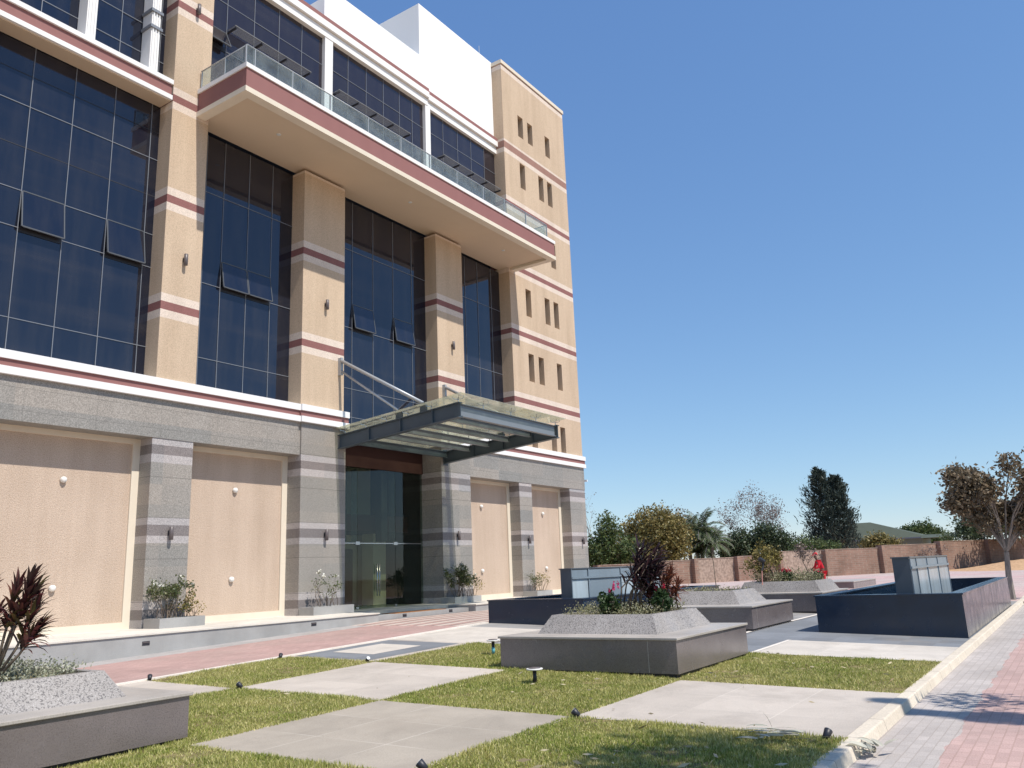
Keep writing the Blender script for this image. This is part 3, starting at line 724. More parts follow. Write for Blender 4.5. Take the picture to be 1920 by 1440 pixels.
# CCTV camera on the far corner
cc = MB().box(35.3, 35.62, YF+.2, YF+.26, 5.95, 5.99).box(35.55, 35.62, YF+.0, YF+.3, 5.86, 5.95); cc.build('security_camera', M['white'], B)

# plinth, steps, entrance
P_('plinth', M['plinth_face'], -6, 18.42, 17.5, 20.75, -.15, ZP-.035)
P_('plinth_paving', M['plinth_top'], -6, 18.44, 17.47, 20.75, ZP-.035, ZP)
P_('plinth', M['plinth_face'], 23.2, 35.6, 17.5, 20.75, -.15, ZP-.035)
P_('plinth_paving', M['plinth_top'], 23.18, 35.6, 17.47, 20.75, ZP-.035, ZP)
P_('entrance_step', M['plinth_face'], 18.42, 23.2, 17.8, 18.7, -.1, .50)
P_('entrance_step', M['plinth_face'], 18.42, 23.2, 18.7, 20.75, -.1, ZP-.01)
for x, y, z in ((11.0,17.5,.40),(15.9,17.5,.46),(19.9,17.8,.445),(22.2,17.8,.45)):
    o = bx('step_light', M['black'], B, x-.09, x+.09, y-.006, y+.02, z-.045, z+.045); bx('louvre', M['lamp_dark'], o, x-.08, x+.08, y-.012, y-.006, z+.01, z+.03)
P_('entrance_lintel', M['lintel'], 19.1, 24.15, 20.6, 20.75, 5.45, 6.3)
ent = empty('glass_entrance', (0,0,0), B); ent.location = Vector((21.6,20.65,ZP)) - B.location
for a, b in ((19.12,20.68),(20.70,22.61),(22.63,24.14)):
    bx('transom_pane', M['door_glass'], ent, a, b, 20.65, 20.665, 2.83, 5.45)
    bx('door_leaf', M['door_glass'], ent, a, b, 20.65, 20.665, ZP+.02, 2.80)
for x in (20.69, 22.62):
    bx('patch_fitting', M['chrome'], ent, x-.10, x+.10, 20.63, 20.685, 2.76, 2.87); bx('patch_fitting', M['chrome'], ent, x-.06, x+.06, 20.63, 20.685, ZP, ZP+.07)
    bx('fin', M['rail_glass'], ent, x-.008, x+.008, 20.67, 20.95, 2.87, 5.4)
bx('transom_bar', M['chrome'], ent, 19.12, 24.14, 20.645, 20.67, 2.80, 2.83)
for x in (21.60, 21.72): MB().path([(x,20.58,1.0),(x,20.58,2.1)], .017, 8).build('door_handle', M['chrome'], ent, True)
# lobby behind the glass
lob = empty('lobby', (0,0,0), B); lob.location = Vector((21.6,24,ZP)) - B.location
bx('floor', M['lobby_floor'], lob, 18.9, 24.4, 20.75, 27.5, .3, ZP-.012)
bx('wall', M['lobby'], lob, 18.92, 24.38, 23.6, 23.8, ZP, 6.2)
bx('dark_doorway', M['lobby_dark'], lob, 22.5, 23.3, 23.5, 23.6, ZP, 2.75)
bx('lift_door', M['lobby'], lob, 20.7, 21.8, 23.52, 23.6, ZP, 2.6)
bx('ceiling_bulkhead', M['lintel'], lob, 18.92, 24.38, 21.6, 23.6, 3.3, 3.9)
bx('lobby_upright', M['lobby'], lob, 23.5, 24.2, 22.6, 23.2, ZP, 3.3)
for x in (20.35, 22.42): bx('lobby_upright', M['lobby_dark'], lob, x-.16, x+.16, 21.0, 21.3, 2.9, 5.45)  # dark uprights added to stand in for dark reflections in the door glass

# entrance canopy: steel beams, glass on spider fittings, tie tubes
can = empty('entrance_canopy', (0,0,0), B); can.location = Vector((21.6,17,6.3)) - B.location
CY0, CY1 = 14.57, 19.66
zt = lambda y: 6.25 + (19.7-y)*(.37/5.13)
def ibeam_y(x, y0, y1, d, wf, mat, name='side_beam'):
    m = MB()
    def bar(xa, xb, o0, o1):
        m.hexa([(xa,y0,zt(y0)+o0),(xb,y0,zt(y0)+o0),(xb,y1,zt(y1)+o0),(xa,y1,zt(y1)+o0)], [(xa,y0,zt(y0)+o1),(xb,y0,zt(y0)+o1),(xb,y1,zt(y1)+o1),(xa,y1,zt(y1)+o1)])
    bar(x-wf/2, x+wf/2, -.025, 0); bar(x-wf/2, x+wf/2, -d, -d+.025); bar(x-.012, x+.012, -d+.025, -.025)
    for y in (15.6, 16.9, 18.25): m.hexa(*[[(x-wf/2+.01,y,zt(y)+o),(x+wf/2-.01,y,zt(y)+o),(x+wf/2-.01,y+.02,zt(y)+o),(x-wf/2+.01,y+.02,zt(y)+o)] for o in (-d+.026, -.026)])
    return m.build(name, mat, can)
ibeam_y(18.86, CY0, CY1, .46, .20, M['steel']); ibeam_y(24.42, CY0, CY1, .46, .20, M['steel'])
def ibeam_x(y, d, wf, mat, name, top=-.03):
    z = zt(y)+top; m = MB()
    m.box(18.97, 24.31, y-wf/2, y+wf/2, z-.02, z).box(18.97, 24.31, y-wf/2, y+wf/2, z-d, z-d+.02).box(18.97, 24.31, y-.01, y+.01, z-d+.02, z-.02)
    return m.build(name, mat, can)
ibeam_x(14.66, .38, .14, M['steel_sunlit'], 'front_beam')
for y in (15.7, 16.65, 17.55, 18.45): ibeam_x(y, .20, .11, M['steel_sunlit'], 'cross_beam')
ibeam_x(19.52, .24, .11, M['steel'], 'wall_beam')
gy0, gy1 = 14.35, 19.60
MB().hexa([(19.14,19.61,zt(19.61)+.20),(24.10,19.61,zt(19.61)+.20),(24.10,20.27,zt(20.27)+.20),(19.14,20.27,zt(20.27)+.20)], [(19.14,19.61,zt(19.61)+.215),(24.10,19.61,zt(19.61)+.215),(24.10,20.27,zt(20.27)+.215),(19.14,20.27,zt(20.27)+.215)]).build('glass_sheet', M['canopy_glass'], can)
for i in range(4):
    a = 18.62 + i*1.51; b = a + 1.495
    for c, d in ((gy0, 16.05), (16.065, 17.85), (17.865, gy1)):
        MB().hexa([(a,c,zt(c)+.20),(b,c,zt(c)+.20),(b,d,zt(d)+.20),(a,d,zt(d)+.20)], [(a,c,zt(c)+.215),(b,c,zt(c)+.215),(b,d,zt(d)+.215),(a,d,zt(d)+.215)]).build('glass_sheet', M['canopy_glass'], can)
for y in (14.66, 15.7, 16.65, 17.55, 18.45, 19.4):
    for x in (18.86, 20.12, 21.63, 23.14, 24.42):
        z = zt(y); m = MB().path([(x,y,z-.02),(x,y,z+.10)], .016, 6)
        for sx in (-1, 1):
            for sy in (-1, 1): m.path([(x,y,z+.09),(x+sx*.11,y+sy*.11,z+.13+.072*-sy*.11),(x+sx*.12,y+sy*.12,z+.20-.072*sy*.12)], .011, 5)
        m.build('spider_fitting', M['chrome'], can)
for x in (18.86, 24.40):
    MB().path([(x,YF-.12,8.79),(x,16.05,zt(16.05)+.30)], .058, 12).build('tie_tube', M['tube'], can, True)
    MB().path([(x,YF-.12,8.43),(x,17.05,zt(17.05)+.28)], .042, 12).build('tie_tube', M['tube'], can, True)
    bx('anchor_plate', M['tube'], can, x-.05, x+.05, YF-.14, YF-.001, 8.30, 8.90)
    for y in (16.0, 17.0): bx('clevis', M['steel'], can, x-.03, x+.03, y-.12, y+.14, zt(y)-.02, zt(y)+.30)
    bx('wall_shoe', M['steel'], can, x-.14, x+.14, CY1, YF-.045 if x < 20 else YF-.042, 5.72, 6.32)

# ================================================================== planter boxes and roses on the plinth
def planter_box(x0, x1, y0, y1, h, label):
    t = thing('planter_box', label, 'planter', ((x0+x1)/2, (y0+y1)/2, ZP), 'granite planter boxes on the plinth')
    w = .07; z0, z1 = ZP, ZP+h
    m = MB().box(x0,x1,y0,y0+w,z0,z1).box(x0,x1,y1-w,y1,z0,z1).box(x0,x0+w,y0+w,y1-w,z0,z1).box(x1-w,x1,y0+w,y1-w,z0,z1)
    m.build('box', M['plinth_face'], t); bx('soil', M['soil'], t, x0+w, x1-w, y0+w, y1-w, z0, z1-.05)
planter_box(12.26, 13.55, 18.98, 19.66, .24, 'low granite planter box at the foot of the granite pillar with the bushiest white rose')
planter_box(17.2, 18.85, 18.95, 19.6, .24, 'low granite planter box beside the entrance steps holding thin bare rose stems')
planter_box(23.9, 25.5, 18.95, 19.62, .22, 'low granite planter box past the glass doors holding a dark green rose')
planter_box(29.4, 30.6, 18.95, 19.68, .22, 'low granite planter box at the pillar between the two far peach panels')
def rose(loc, label, seed, h, spread, leaves, blooms, stems=9, sparse=1., mat='lf_rose'):
    rng = np.random.default_rng(seed); t = thing('rose_bush', label, 'shrub', loc, 'rose bushes on the plinth'); segs = []; tips = []
    for s in range(stems):
        a = rng.random()*2*PI; q = Vector(loc) + Vector((rng.normal()*spread*.45, rng.normal()*.08, 0))
        grow(rng, q, (math.cos(a)*.28, math.sin(a)*.2, 1), h*.5*(.7+.5*rng.random()), .011, 2, segs, tips, .55, 2, .12, .16, .62)
    trunk_mesh(segs, 5).build('stem', M['bark'], t)
    T = np.array([p for p, d in tips]); c = np.repeat(T, leaves, axis=0) + rng.normal(size=(len(T)*leaves, 3))*.055
    MB().quads(cards(c, .058, rng, .62)).build('foliage', M[mat], t)
    if blooms:
        Q = T[np.argsort(-T[:, 2])][:blooms*2:2]
        for q in Q:
            c = q + rng.normal(size=(16, 3))*.022; MB().quads(cards(c, .06, rng, .8)).build('bloom', M['petal_white'], t)
rose((12.75, 19.3, ZP+.18), 'bushy rose with small white blooms beside a shorter yellowing one at the granite pillar', 3, .98, .32, 16, 6, 12)
rose((13.4, 19.3, ZP+.18), 'short yellowing rose bush leaning off the planter box towards the peach panel', 13, .62, .25, 6, 0, 7, mat='lf_yellow')
rose((17.95, 19.25, ZP+.18), 'thin dry rose stems with few leaves beside the entrance steps', 8, 1.0, .5, 3, 4, 9)
rose((24.55, 19.25, ZP+.17), 'dense dark green rose with white blooms past the glass doors', 21, 1.05, .34, 22, 7, 14)
rose((25.35, 19.3, ZP+.17), 'loose yellow green rose with pale blooms in front of the first far peach panel', 23, .9, .3, 5, 4, 8, mat='lf_yellow')
rose((29.75, 19.3, ZP+.17), 'upright green rose against the far granite pillar', 31, .85, .2, 6, 0, 7)
rose((30.4, 19.3, ZP+.17), 'sparse straw coloured rose in front of the last peach panel', 33, .8, .25, 4, 0, 6, mat='lf_yellow')
tag(bx('door_mat', M['mat_orange'], None, 19.7, 22.2, 18.0, 18.6, .50, .515), 'thin orange brown mat lying on the entrance step', 'mat')

# ================================================================== bench planters on the plaza
def bench(x0, x1, y0, y1, seat, fb, ft, top, label, joints=()):
    zb = min(gz(x, y) for x in (x0, x1) for y in (y0, y1)) - .05
    zm = max(gz(x, y) for x in (x0, x1) for y in (y0, y1))
    t = thing('bench_planter', label, 'planter', ((x0+x1)/2, (y0+y1)/2, zb), 'granite bench planters on the plaza')
    o = bx('base', M['bench_side'], t, x0, x1, y0, y1, zb+.10, seat-.035)
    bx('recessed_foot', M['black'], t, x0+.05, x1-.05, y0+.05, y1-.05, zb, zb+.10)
    for ax, q in joints:
        if ax == 'x': bx('joint', M['bench_top'], o, x0-.0015, x0+.01, q-.004, q+.004, zb+.11, seat-.04)
        else: bx('joint', M['bench_top'], o, q-.004, q+.004, y0-.0015, y0+.01, zb+.11, seat-.04)
    bx('seat', M['bench_top'], t, x0-.03, x1+.03, y0-.03, y1+.03, seat-.035, seat, bevel=.006)
    a, b, c, d = fb; e, f, g, h = ft; w = .09
    m = MB(); B0 = [(a,c,seat),(b,c,seat),(b,d,seat),(a,d,seat)]; T0 = [(e,g,top),(f,g,top),(f,h,top),(e,h,top)]
    I0 = [(e+w,g+w,top),(f-w,g+w,top),(f-w,h-w,top),(e+w,h-w,top)]; J0 = [(x, y, top-.06) for x, y, z in I0]
    for i in range(4):
        j = (i+1) % 4
        m.poly([B0[i], B0[j], T0[j], T0[i]]); m.poly([T0[i], T0[j], I0[j], I0[i]]); m.poly([I0[i], I0[j], J0[j], J0[i]])
    m.build('sloping_collar', M['bench_frustum'], t)
    bx('soil', M['soil'], t, e+w, f-w, g+w, h-w, seat, top-.05)
    return t
bench(2.55, 5.63, 8.1, 11.1, .50, (2.95,5.17,8.52,10.7), (3.1,5.02,8.72,10.5), .77, 'granite bench planter cut by the picture edge, purple strap plants above it')
bench(11.35, 14.33, 5.0, 8.08, .60, (11.87,14.1,5.52,7.68), (12.13,13.9,5.70,7.55), .88, 'granite bench planter on the lawn with tall dark strap leaves and red flowers', [('x', 5.45)])
bench(18.25, 21.3, 6.2, 9.3, .68, (19.0,21.0,6.72,8.8), (19.3,20.8,6.95,8.6), .985, 'nearly bare granite bench planter between the lawn planter and the square pool', [('y', 18.6)])
bench(24.45, 27.55, 6.25, 9.4, .72, (25.05,27.3,6.42,8.9), (25.22,27.1,6.60,8.7), 1.03, 'granite bench planter holding the yellow green shrub and small purple tree')
t = thing('low_block', 'small low granite block on the brick court behind the pool', 'bench', (43, 9.7, .2))
bx('base', M['bench_side'], t, 41, 46, 9.0, 10.9, .2, .55); bx('seat', M['bench_top'], t, 40.97, 46.03, 8.97, 10.93, .55, .585)

# ================================================================== pools with water walls
def pool(x0, x1, y0, y1, top, box, label, wl, y1b=None):
    zb = min(gz(x, y) for x in (x0, x1) for y in (y0, y1)) - .05; w = .22
    t = thing('fountain_pool', label, 'pool', ((x0+x1)/2, (y0+y1)/2, zb), 'dark granite fountain pools')
    for q in ((x0,x0+w,y0,y1),(x1-w,x1,y0,y1),(x0+w,x1-w,y0,y0+w),(x0+w,x1-w,y1-w,y1)):
        bx('pool_wall', M['pool'], t, *q, zb, top-.03)
    e = .025
    m = MB().box(x0-e,x0+w+e,y0-e,y1+e,top-.03,top).box(x1-w-e,x1+e,y0-e,y1+e,top-.03,top).box(x0+w+e,x1-w-e,y0-e,y0+w+e,top-.03,top).box(x0+w+e,x1-w-e,y1-w-e,y1+e,top-.03,top)
    m.build('coping', M['pool'], t)
    bx('water', M['water'], t, x0+w, x1-w, y0+w, y1-w, zb, top-.38)
    a, b, c, d, h = box
    tw = thing('water_wall', wl, 'fountain', ((a+b)/2, (c+d)/2, top-.40), 'blue grey water walls')
    bx('body', M['water_box_dark'], tw, a, b, c, d, top-.40, h-.03); bx('cap', M['water_box_dark'], tw, a-.03, b+.03, c-.03, d+.03, h-.03, h)
    return tw, a, b, c, d, h, top
tw, a, b, c, d, h, top = pool(18.65, 30.4, 2.1, 4.92, .86, (20.44, 26.6, 3.25, 3.60, 1.60), 'long dark granite fountain pool beside the kerb', 'blue grey water wall with white streaks standing in the kerbside pool')
tr = [a, 21.3, 22.9, 24.7, b]
for i in range(4):
    x0, x1 = tr[i]+.06, tr[i+1]-.06
    bx('upper_panel', M['water_box'], tw, x0, x1, c-.012, c+.01, h-.22, h-.05); bx('lower_panel', M['wet_sheet'] if i else M['water_box'], tw, x0, x1, c-.012, c+.01, top-.38, h-.27)
for x in tr: bx('frame_bar', M['water_box'], tw, x-.03 if x > a else x, x+.03 if x < b else x, c-.03, c-.012, top-.38, h-.04)
bx('ledge', M['water_box'], tw, a, b, c-.05, c-.031, h-.27, h-.22)
tw, a, b, c, d, h, top = pool(17.85, 27, 10.2, 13.05, .93, (19.4, 25.0, 11.42, 11.74, 1.66), 'dark granite fountain pool near the entrance driveway', 'blue grey water wall in the pool near the entrance, behind the dark strap plant')
tr = [a, 20.35, 22.3, 23.7, b]
for i in range(4):
    x0, x1 = tr[i]+.06, tr[i+1]-.06
    bx('upper_panel', M['water_box'], tw, x0, x1, c-.012, c+.01, h-.24, h-.05); bx('lower_panel', M['wet_sheet'] if i != 1 else M['water_box'], tw, x0, x1, c-.012, c+.01, top-.38, h-.30)
for x in tr: bx('frame_bar', M['water_box'], tw, x-.03 if x > a else x, x+.03 if x < b else x, c-.03, c-.012, top-.38, h-.04)
bx('ledge', M['water_box'], tw, a, b, c-.05, c-.031, h-.29, h-.24)

# ================================================================== small lights in the garden
def spot(loc, label, rz=0.):
    t = thing('ground_spotlight', label, 'spotlight', (0,0,0), 'ground spotlights')
    d = Vector((0, .75, .66)).normalized(); p = Vector((0,-.01,.07))
    u = MB().path([p - d*.075, p - d*.07, p + d*.05, p + d*.055], [.03,.042,.058,.052], 14); u.build('lamp_head', M['black'], t, True)
    MB().path([p + d*.0555, p + d*.058], [.05,.05], 14).build('lens', M['lens'], t)
    MB().box(-.012,.012,-.012,.012,-.03,.05).box(-.03,.03,-.03,.03,-.01,.006).build('spike', M['black'], t)
    t.location = loc; t.rotation_euler = (0,0,rz); t.scale = (.68,.68,.68); return t
sp = spot((8.22, 4.88, gz(8.22,4.88)), 'black ground spotlight where two paving squares touch near the bench planter', .3)
for x, y, r, l in ((8.29,13.02,-.6,'black ground spotlight by the driveway kerb at the grass corner nearest the cut bench planter'),
                 (10.97,12.98,-.9,'black ground spotlight at the driveway kerb beside the dark paving ring'),
                 (11.12,10.83,2.8,'black ground spotlight at the corner of the dark ringed paving square'),
                 (8.24,10.66,.4,'dull ground spotlight half sunk in grass at a paving corner'),
                 (5.62,4.86,.4,'black ground spotlight at the very bottom of the picture'),
                 (8.22,2.2,-1.9,'dark bell of a ground spotlight beside the kerb and dry leaves')):
    copy_tree(sp, (x, y, gz(x,y)), label=l, rz=r)
def mushroom(loc, label, h, sleeve):
    t = thing('garden_light', label, 'garden light', loc, 'mushroom garden lights')
    x, y, z = loc
    MB().lathe(x, y, [(.028,z-.02),(.028,z+h)], 12).build('post', M['black'], t, True)
    if sleeve: MB().lathe(x, y, [(.031,z+.02),(.031,z+.13)], 12).build('sleeve', M['cyan'], t, True)
    MB().lathe(x, y, [(.03,z+h),(.115,z+h+.010),(.12,z+h+.028),(.11,z+h+.032)], 24).build('diffuser', M['lens_white'], t, True)
    MB().lathe(x, y, [(.088,z+h+.0325),(.082,z+h+.042),(.03,z+h+.047)], 24).build('cap', M['lamp_dark'], t, True)
mushroom((10.18,6.67,gz(10.18,6.67)), 'white rimmed mushroom light on a bare black post in the lawn', .17, False)
mushroom((12.72,9.22,gz(12.72,9.22)), 'taller mushroom light with a turquoise sleeve beside the bench planter', .23, True)
t = thing('stake_light', 'black spotlight on a thin pink stake before the yellow shrub', 'spotlight', (24.9, 8.05, .98))
MB().path([(24.9,8.05,.95),(24.93,8.03,1.38)], .016, 6).build('stake', M['pink_stake'], t)
MB().path([(24.93,8.03,1.36),(25.0,8.0,1.5),(25.0,8.0,1.62)], [.022,.03,.022], 6).build('arm', M['black'], t); MB().path([(24.9,8.07,1.72),(25.02,7.96,1.63)], [.065,.05], 10).build('lamp_head', M['black'], t)
tag(MB().path([(19.95,7.6,.93),(19.93,7.62,1.9)], [.012,.008], 5).build('garden_stake', M['bark'], None), 'thin bare stake standing in the nearly bare planter', 'stake')

# fallen leaves
rng = np.random.default_rng(17); V = []
def litter(n, x0, x1, y0, y1, size, zoff=.03):
    p = np.c_[x0+(x1-x0)*rng.random(n), y0+(y1-y0)*rng.random(n)]; z = gzv(p[:,0], p[:,1])+zoff*(.5+rng.random(n))
    d = rng.normal(size=(n, 3)); d[:, 2] *= .15
    return cards(np.c_[p, z], size, rng, .22, d, .05)
A = [litter(46,5.5,8.2,2.2,4.9,.10,.05), litter(26,8.3,11.1,5,7.8,.08,.05), litter(46,11.3,14.5,2.2,4.9,.09,.045), litter(10,5.5,8.2,8,10.7,.07,.045), litter(8,8.4,11,2.2,4.8,.07,.012), litter(6,8.4,11,8,10.6,.05,.012)]
o = MB().quads(np.concatenate(A)).build('fallen_leaves', M['dry_leaf']); tag(o, 'pale narrow dry leaves scattered on lawn and paving', 'leaves', kind='stuff')
m = MB(); rr = np.random.default_rng(3)
for k in range(34):
    a = rr.normal(.2, .35); strap(m, (8.02+rr.normal()*.10, 2.52+rr.normal()*.17, .045+.05*rr.random()), (math.sin(a)*.5, math.cos(a), .05), .24, .024, .12, rr)
strap(m, (8.25,2.72,.06), (-.2,.2,.9), .22, .02, .5, rr)
tag(m.build('dry_leaf_heap', M['grey_leaf']), 'little heap of pale dry strap leaves on the grass by the kerb spotlight', 'dry leaves')
m = MB()
for k in range(14):
    a = rr.normal(.6, .9); strap(m, (8.12+rr.normal()*.07, 1.80+rr.normal()*.05, -.08+.09*rr.random()), (math.cos(a), math.sin(a)*.6, .35), .19, .05, .25, rr)
tag(m.build('curled_leaf', M['grey_leaf']), 'curled grey dead leaves lying against the road side of the kerb', 'dry leaves')

# ================================================================== garden plants
# lawn planter
L_ = Vector((.566,-.824,0))
def lean(base, n, seed, h, sx, out):
    rng = np.random.default_rng(seed); S_ = []
    for k in range(n):
        b0 = Vector(base) + Vector((rng.normal()*.12, rng.normal()*.13, 0)); hh = h*(.45+.6*rng.random())
        mid = b0 + Vector((rng.normal()*.05, rng.normal()*.05, hh*.45)) + L_*sx*.15*hh
        S_.append([b0, mid, mid + Vector((rng.normal()*.06, rng.normal()*.06, hh*.55)) + L_*(sx*(.3+.6*rng.random()))*hh])
    return S_
cordyline('strap_plant', 'tall dark purple strap leaf plant leaning over the lawn planter', (12.9,6.3,.83), lean((12.86,6.38,.83), 16, 2, 1.15, .62, 0), 'lf_cordy', 2, .25, .036, 36)
cordyline('strap_plant', 'smaller rust red strap leaf plant at the far edge of the lawn planter', (13.35,6.1,.83), lean((13.35,6.1,.83), 7, 4, .66, .3, 0), 'lf_rust', 5, .24, .034, 30)
def flowerbush(loc, label, r, seed, petal, nflow, name='flowering_bush'):
    rng = np.random.default_rng(seed); t = thing(name, label, 'shrub', loc); x, y, z = loc
    MB().quads(cards(blob_pts(rng, [(x,y,z+r*.95,r*.8,r*.8,r)], 700, .07, hollow=.2), .075, rng, .6)).build('foliage', M['lf_salvia'], t)
    m = MB()
    for k in range(7): m.path([(x+rng.normal()*.03,y+rng.normal()*.03,z),(x+rng.normal()*r*.5,y+rng.normal()*r*.5,z+r*1.2)], .007, 5)
    m.build('stem', M['bark'], t)
    for k in range(nflow):
        q = np.array([x+rng.normal()*r*.5, y+rng.normal()*r*.5, z+r*1.95+.09*rng.random()])
        c = q + rng.normal(size=(26,3))*np.array([.011,.011,.026]); MB().quads(cards(c, .034, rng, .7)).build('flower_petals', M[petal], t)
flowerbush((12.45,6.63,.84), 'round deep green bush with pink flower spikes on the lawn planter', .20, 6, 'petal_pink', 4)
flowerbush((12.98,5.93,.84), 'round deep green bush with red flowers under the leaning strap leaves', .19, 9, 'petal_red', 3)
def cover(name, label, loc, ex, ey, h, n, mat, seed, size=.035):
    rng = np.random.default_rng(seed); x, y, z = loc
    k = n//5; cc = np.c_[x+(rng.random(k)*2-1)*ex, y+(rng.random(k)*2-1)*ey]; hh = h*(.45+.55*rng.random(k))*(1+.4*np.sin(cc[:,0]*5)*np.cos(cc[:,1]*6))
    p = np.repeat(np.c_[cc, z+hh*.55], 5, axis=0) + rng.normal(size=(k*5,3))*np.array([.05,.05,.35*h])
    p[:,2] = np.maximum(p[:,2], z-.02)
    tag(MB().quads(cards(p, size, rng, .5, up=.5)).build(name, M[mat]), label, 'ground cover', kind='stuff')
cover('ground_cover_foliage', 'silver green ground cover filling the lawn planter', (13.0,6.62,.84), .78, .82, .17, 4200, 'lf_cover', 11)
cover('ground_cover_foliage', 'silver ground cover filling the cut bench planter', (4.05,9.6,.72), .86, .78, .16, 6500, 'lf_silver', 12, .034)
cover('ground_cover_foliage', 'thin dry weeds in the nearly bare planter', (20.05,7.8,.94), .68, .75, .12, 500, 'lf_cover', 13, .05)
cover('ground_cover_foliage', 'pale ground cover round the yellow shrub planter', (26.2,7.65,.98), .78, .95, .30, 5000, 'lf_cover', 14, .05)
# cut bench planter: two strap plants
def st(x, y, top, lx, ly, z=.74): return [(x, y, z), (x+lx*.4, y+ly*.4, z+(top-z)*.5), (x+lx, y+ly, top)]
def arms(x, y, seed, n, top, sp):
    g = np.random.default_rng(seed); out = []
    for k in range(n):
        h = .74 + (top-.74)*(.55+.45*(k+1)/n); o = L_*float(g.normal())*sp + Vector((-L_.y, L_.x, 0))*float(g.normal())*sp*.6
        out.append([(x, y, .74), (x+o.x*.45, y+o.y*.45, .74+(h-.74)*.42), (x+o.x, y+o.y, h)])
    return out
cordyline('strap_plant', 'upright purple green strap plant near the granite pillar', (4.12,9.15,.74), [[(4.12,9.15,.74),(4.2,9.03,1.16),(4.30,8.92,1.74)],[(4.12,9.15,.74),(4.24,9.0,1.05),(4.36,8.86,1.48)],[(4.12,9.15,.74),(4.16,9.08,1.2),(4.22,9.02,1.66)],[(4.12,9.15,.74),(4.26,8.96,1.0),(4.38,8.84,1.26)],[(4.12,9.15,.74),(4.2,9.05,1.22),(4.34,8.90,1.62)]], 'lf_cordy2', 8, .23, .042, 36, rise=.55)
cordyline('strap_plant', 'purple green strap plant half cut by the picture edge', (3.92,9.42,.74), [[(3.92,9.42,.74),(3.98,9.34,1.14),(4.06,9.27,1.68)],[(3.92,9.42,.74),(4.0,9.3,1.05),(4.12,9.18,1.4)],[(3.92,9.42,.74),(3.94,9.38,1.2),(3.98,9.36,1.72)],[(3.92,9.42,.74),(3.98,9.34,1.0),(4.08,9.24,1.24)]], 'lf_cordy2', 9, .23, .042, 36, rise=.55)
# yellow shrub planter
t, tips = branch_tree('yellow_shrub', 'yellow green shrub with bare lower stems on the far bench planter', (25.9,7.9,1.0), 12, .5, .022, 3, 'lf_yellow', 9, .075, .085, spread=.62, kids=3, up=.18, cat='shrub', stems=5, shrink=.66)
branch_tree('purple_tree', 'small purple leaved tree with a thin stem beside the yellow shrub', (26.1,7.0,1.0), 15, .5, .022, 3, 'lf_purple', 8, .07, .08, spread=.65, kids=3, up=.2, shrink=.6)
flowerbush((25.75,7.55,1.0), 'low red flowering bush between yellow shrub and purple tree', .16, 41, 'petal_red', 9)
flowerbush((26.65,6.86,1.0), 'low red flowering bush at the pool side end of the far bench planter', .13, 42, 'petal_red', 6)
rng = np.random.default_rng(77)
blob = [(25.45,8.1,1.12,.24,.24,.16)]
tag(MB().quads(cards(blob_pts(rng, blob, 420, .07, hollow=.1), .07, rng, .5)).build('dark_shrub', M['lf_bronze']), 'low dark bronze shrub under the yellow shrub', 'shrub')

# ================================================================== person in red behind the far planter
def skinned(name, m, parent, nodes, edges, root=0, sub=1):
    off = parent.location
    me = bpy.data.meshes.new(name); me.from_pydata([tuple(Vector(n[:3])) for n in nodes], edges, []); me.materials.append(m)
    o = bpy.data.objects.new(name, me); COL.objects.link(o); o.parent = parent
    md = o.modifiers.new('skin', 'SKIN'); md.use_smooth_shade = True
    for i, n in enumerate(nodes):
        sv = me.skin_vertices[0].data[i]; r = n[3]; sv.radius = (r, n[4] if len(n) > 4 else r); sv.use_root = (i == root)
    s = o.modifiers.new('sub', 'SUBSURF'); s.levels = sub; s.render_levels = sub
    return o
# local frame: +Y is the way the person faces; bending a little over the bed
pz = gz(38.8, 9.75)
t = thing('person', 'person in red overalls and red cap bending over plants before the brick wall', 'person', (38.8, 9.75, pz))
N = [(0,0,.86,.13,.10),(0,.05,1.02,.125,.09),(0,.13,1.20,.15,.10),(0,.19,1.31,.10,.08),(0,.23,1.38,.05),(0,.27,1.45,.07),(0,.28,1.55,.085),
     (.17,.17,1.28,.055),(.21,.24,1.04,.042),(.17,.42,.94,.034),(.16,.50,.92,.03),(-.17,.17,1.28,.055),(-.21,.24,1.04,.042),(-.16,.42,.92,.034),(-.15,.50,.90,.03),
     (.09,0,.80,.085),(.10,.04,.46,.06),(.10,-.01,.09,.04),(.10,.13,.03,.035),(-.09,0,.80,.085),(-.10,.02,.46,.06),(-.10,-.05,.09,.04),(-.10,.09,.03,.035)]
E_ = [(0,1),(1,2),(2,3),(3,4),(4,5),(5,6),(2,7),(7,8),(8,9),(9,10),(2,11),(11,12),(12,13),(13,14),(0,15),(15,16),(16,17),(17,18),(0,19),(19,20),(20,21),(21,22)]
skinned('body', M['skin'], t, N, E_)
J = [(0,-.01,.84,.15,.12),(0,.05,1.02,.145,.11),(0,.13,1.20,.17,.12),(0,.19,1.32,.09,.08),(.18,.17,1.28,.075),(.22,.24,1.04,.06),(.18,.40,.95,.05),(-.18,.17,1.28,.075),(-.22,.24,1.04,.06),(-.17,.40,.93,.05)]
skinned('jacket', M['red_cloth'], t, J, [(0,1),(1,2),(2,3),(2,4),(4,5),(5,6),(2,7),(7,8),(8,9)])
T_ = [(0,0,.86,.15,.12),(.09,0,.78,.105),(.10,.04,.46,.08),(.10,-.01,.12,.065),(-.09,0,.78,.105),(-.10,.02,.46,.08),(-.10,-.05,.12,.065)]
skinned('trousers', M['red_cloth'], t, T_, [(0,1),(1,2),(2,3),(0,4),(4,5),(5,6)])
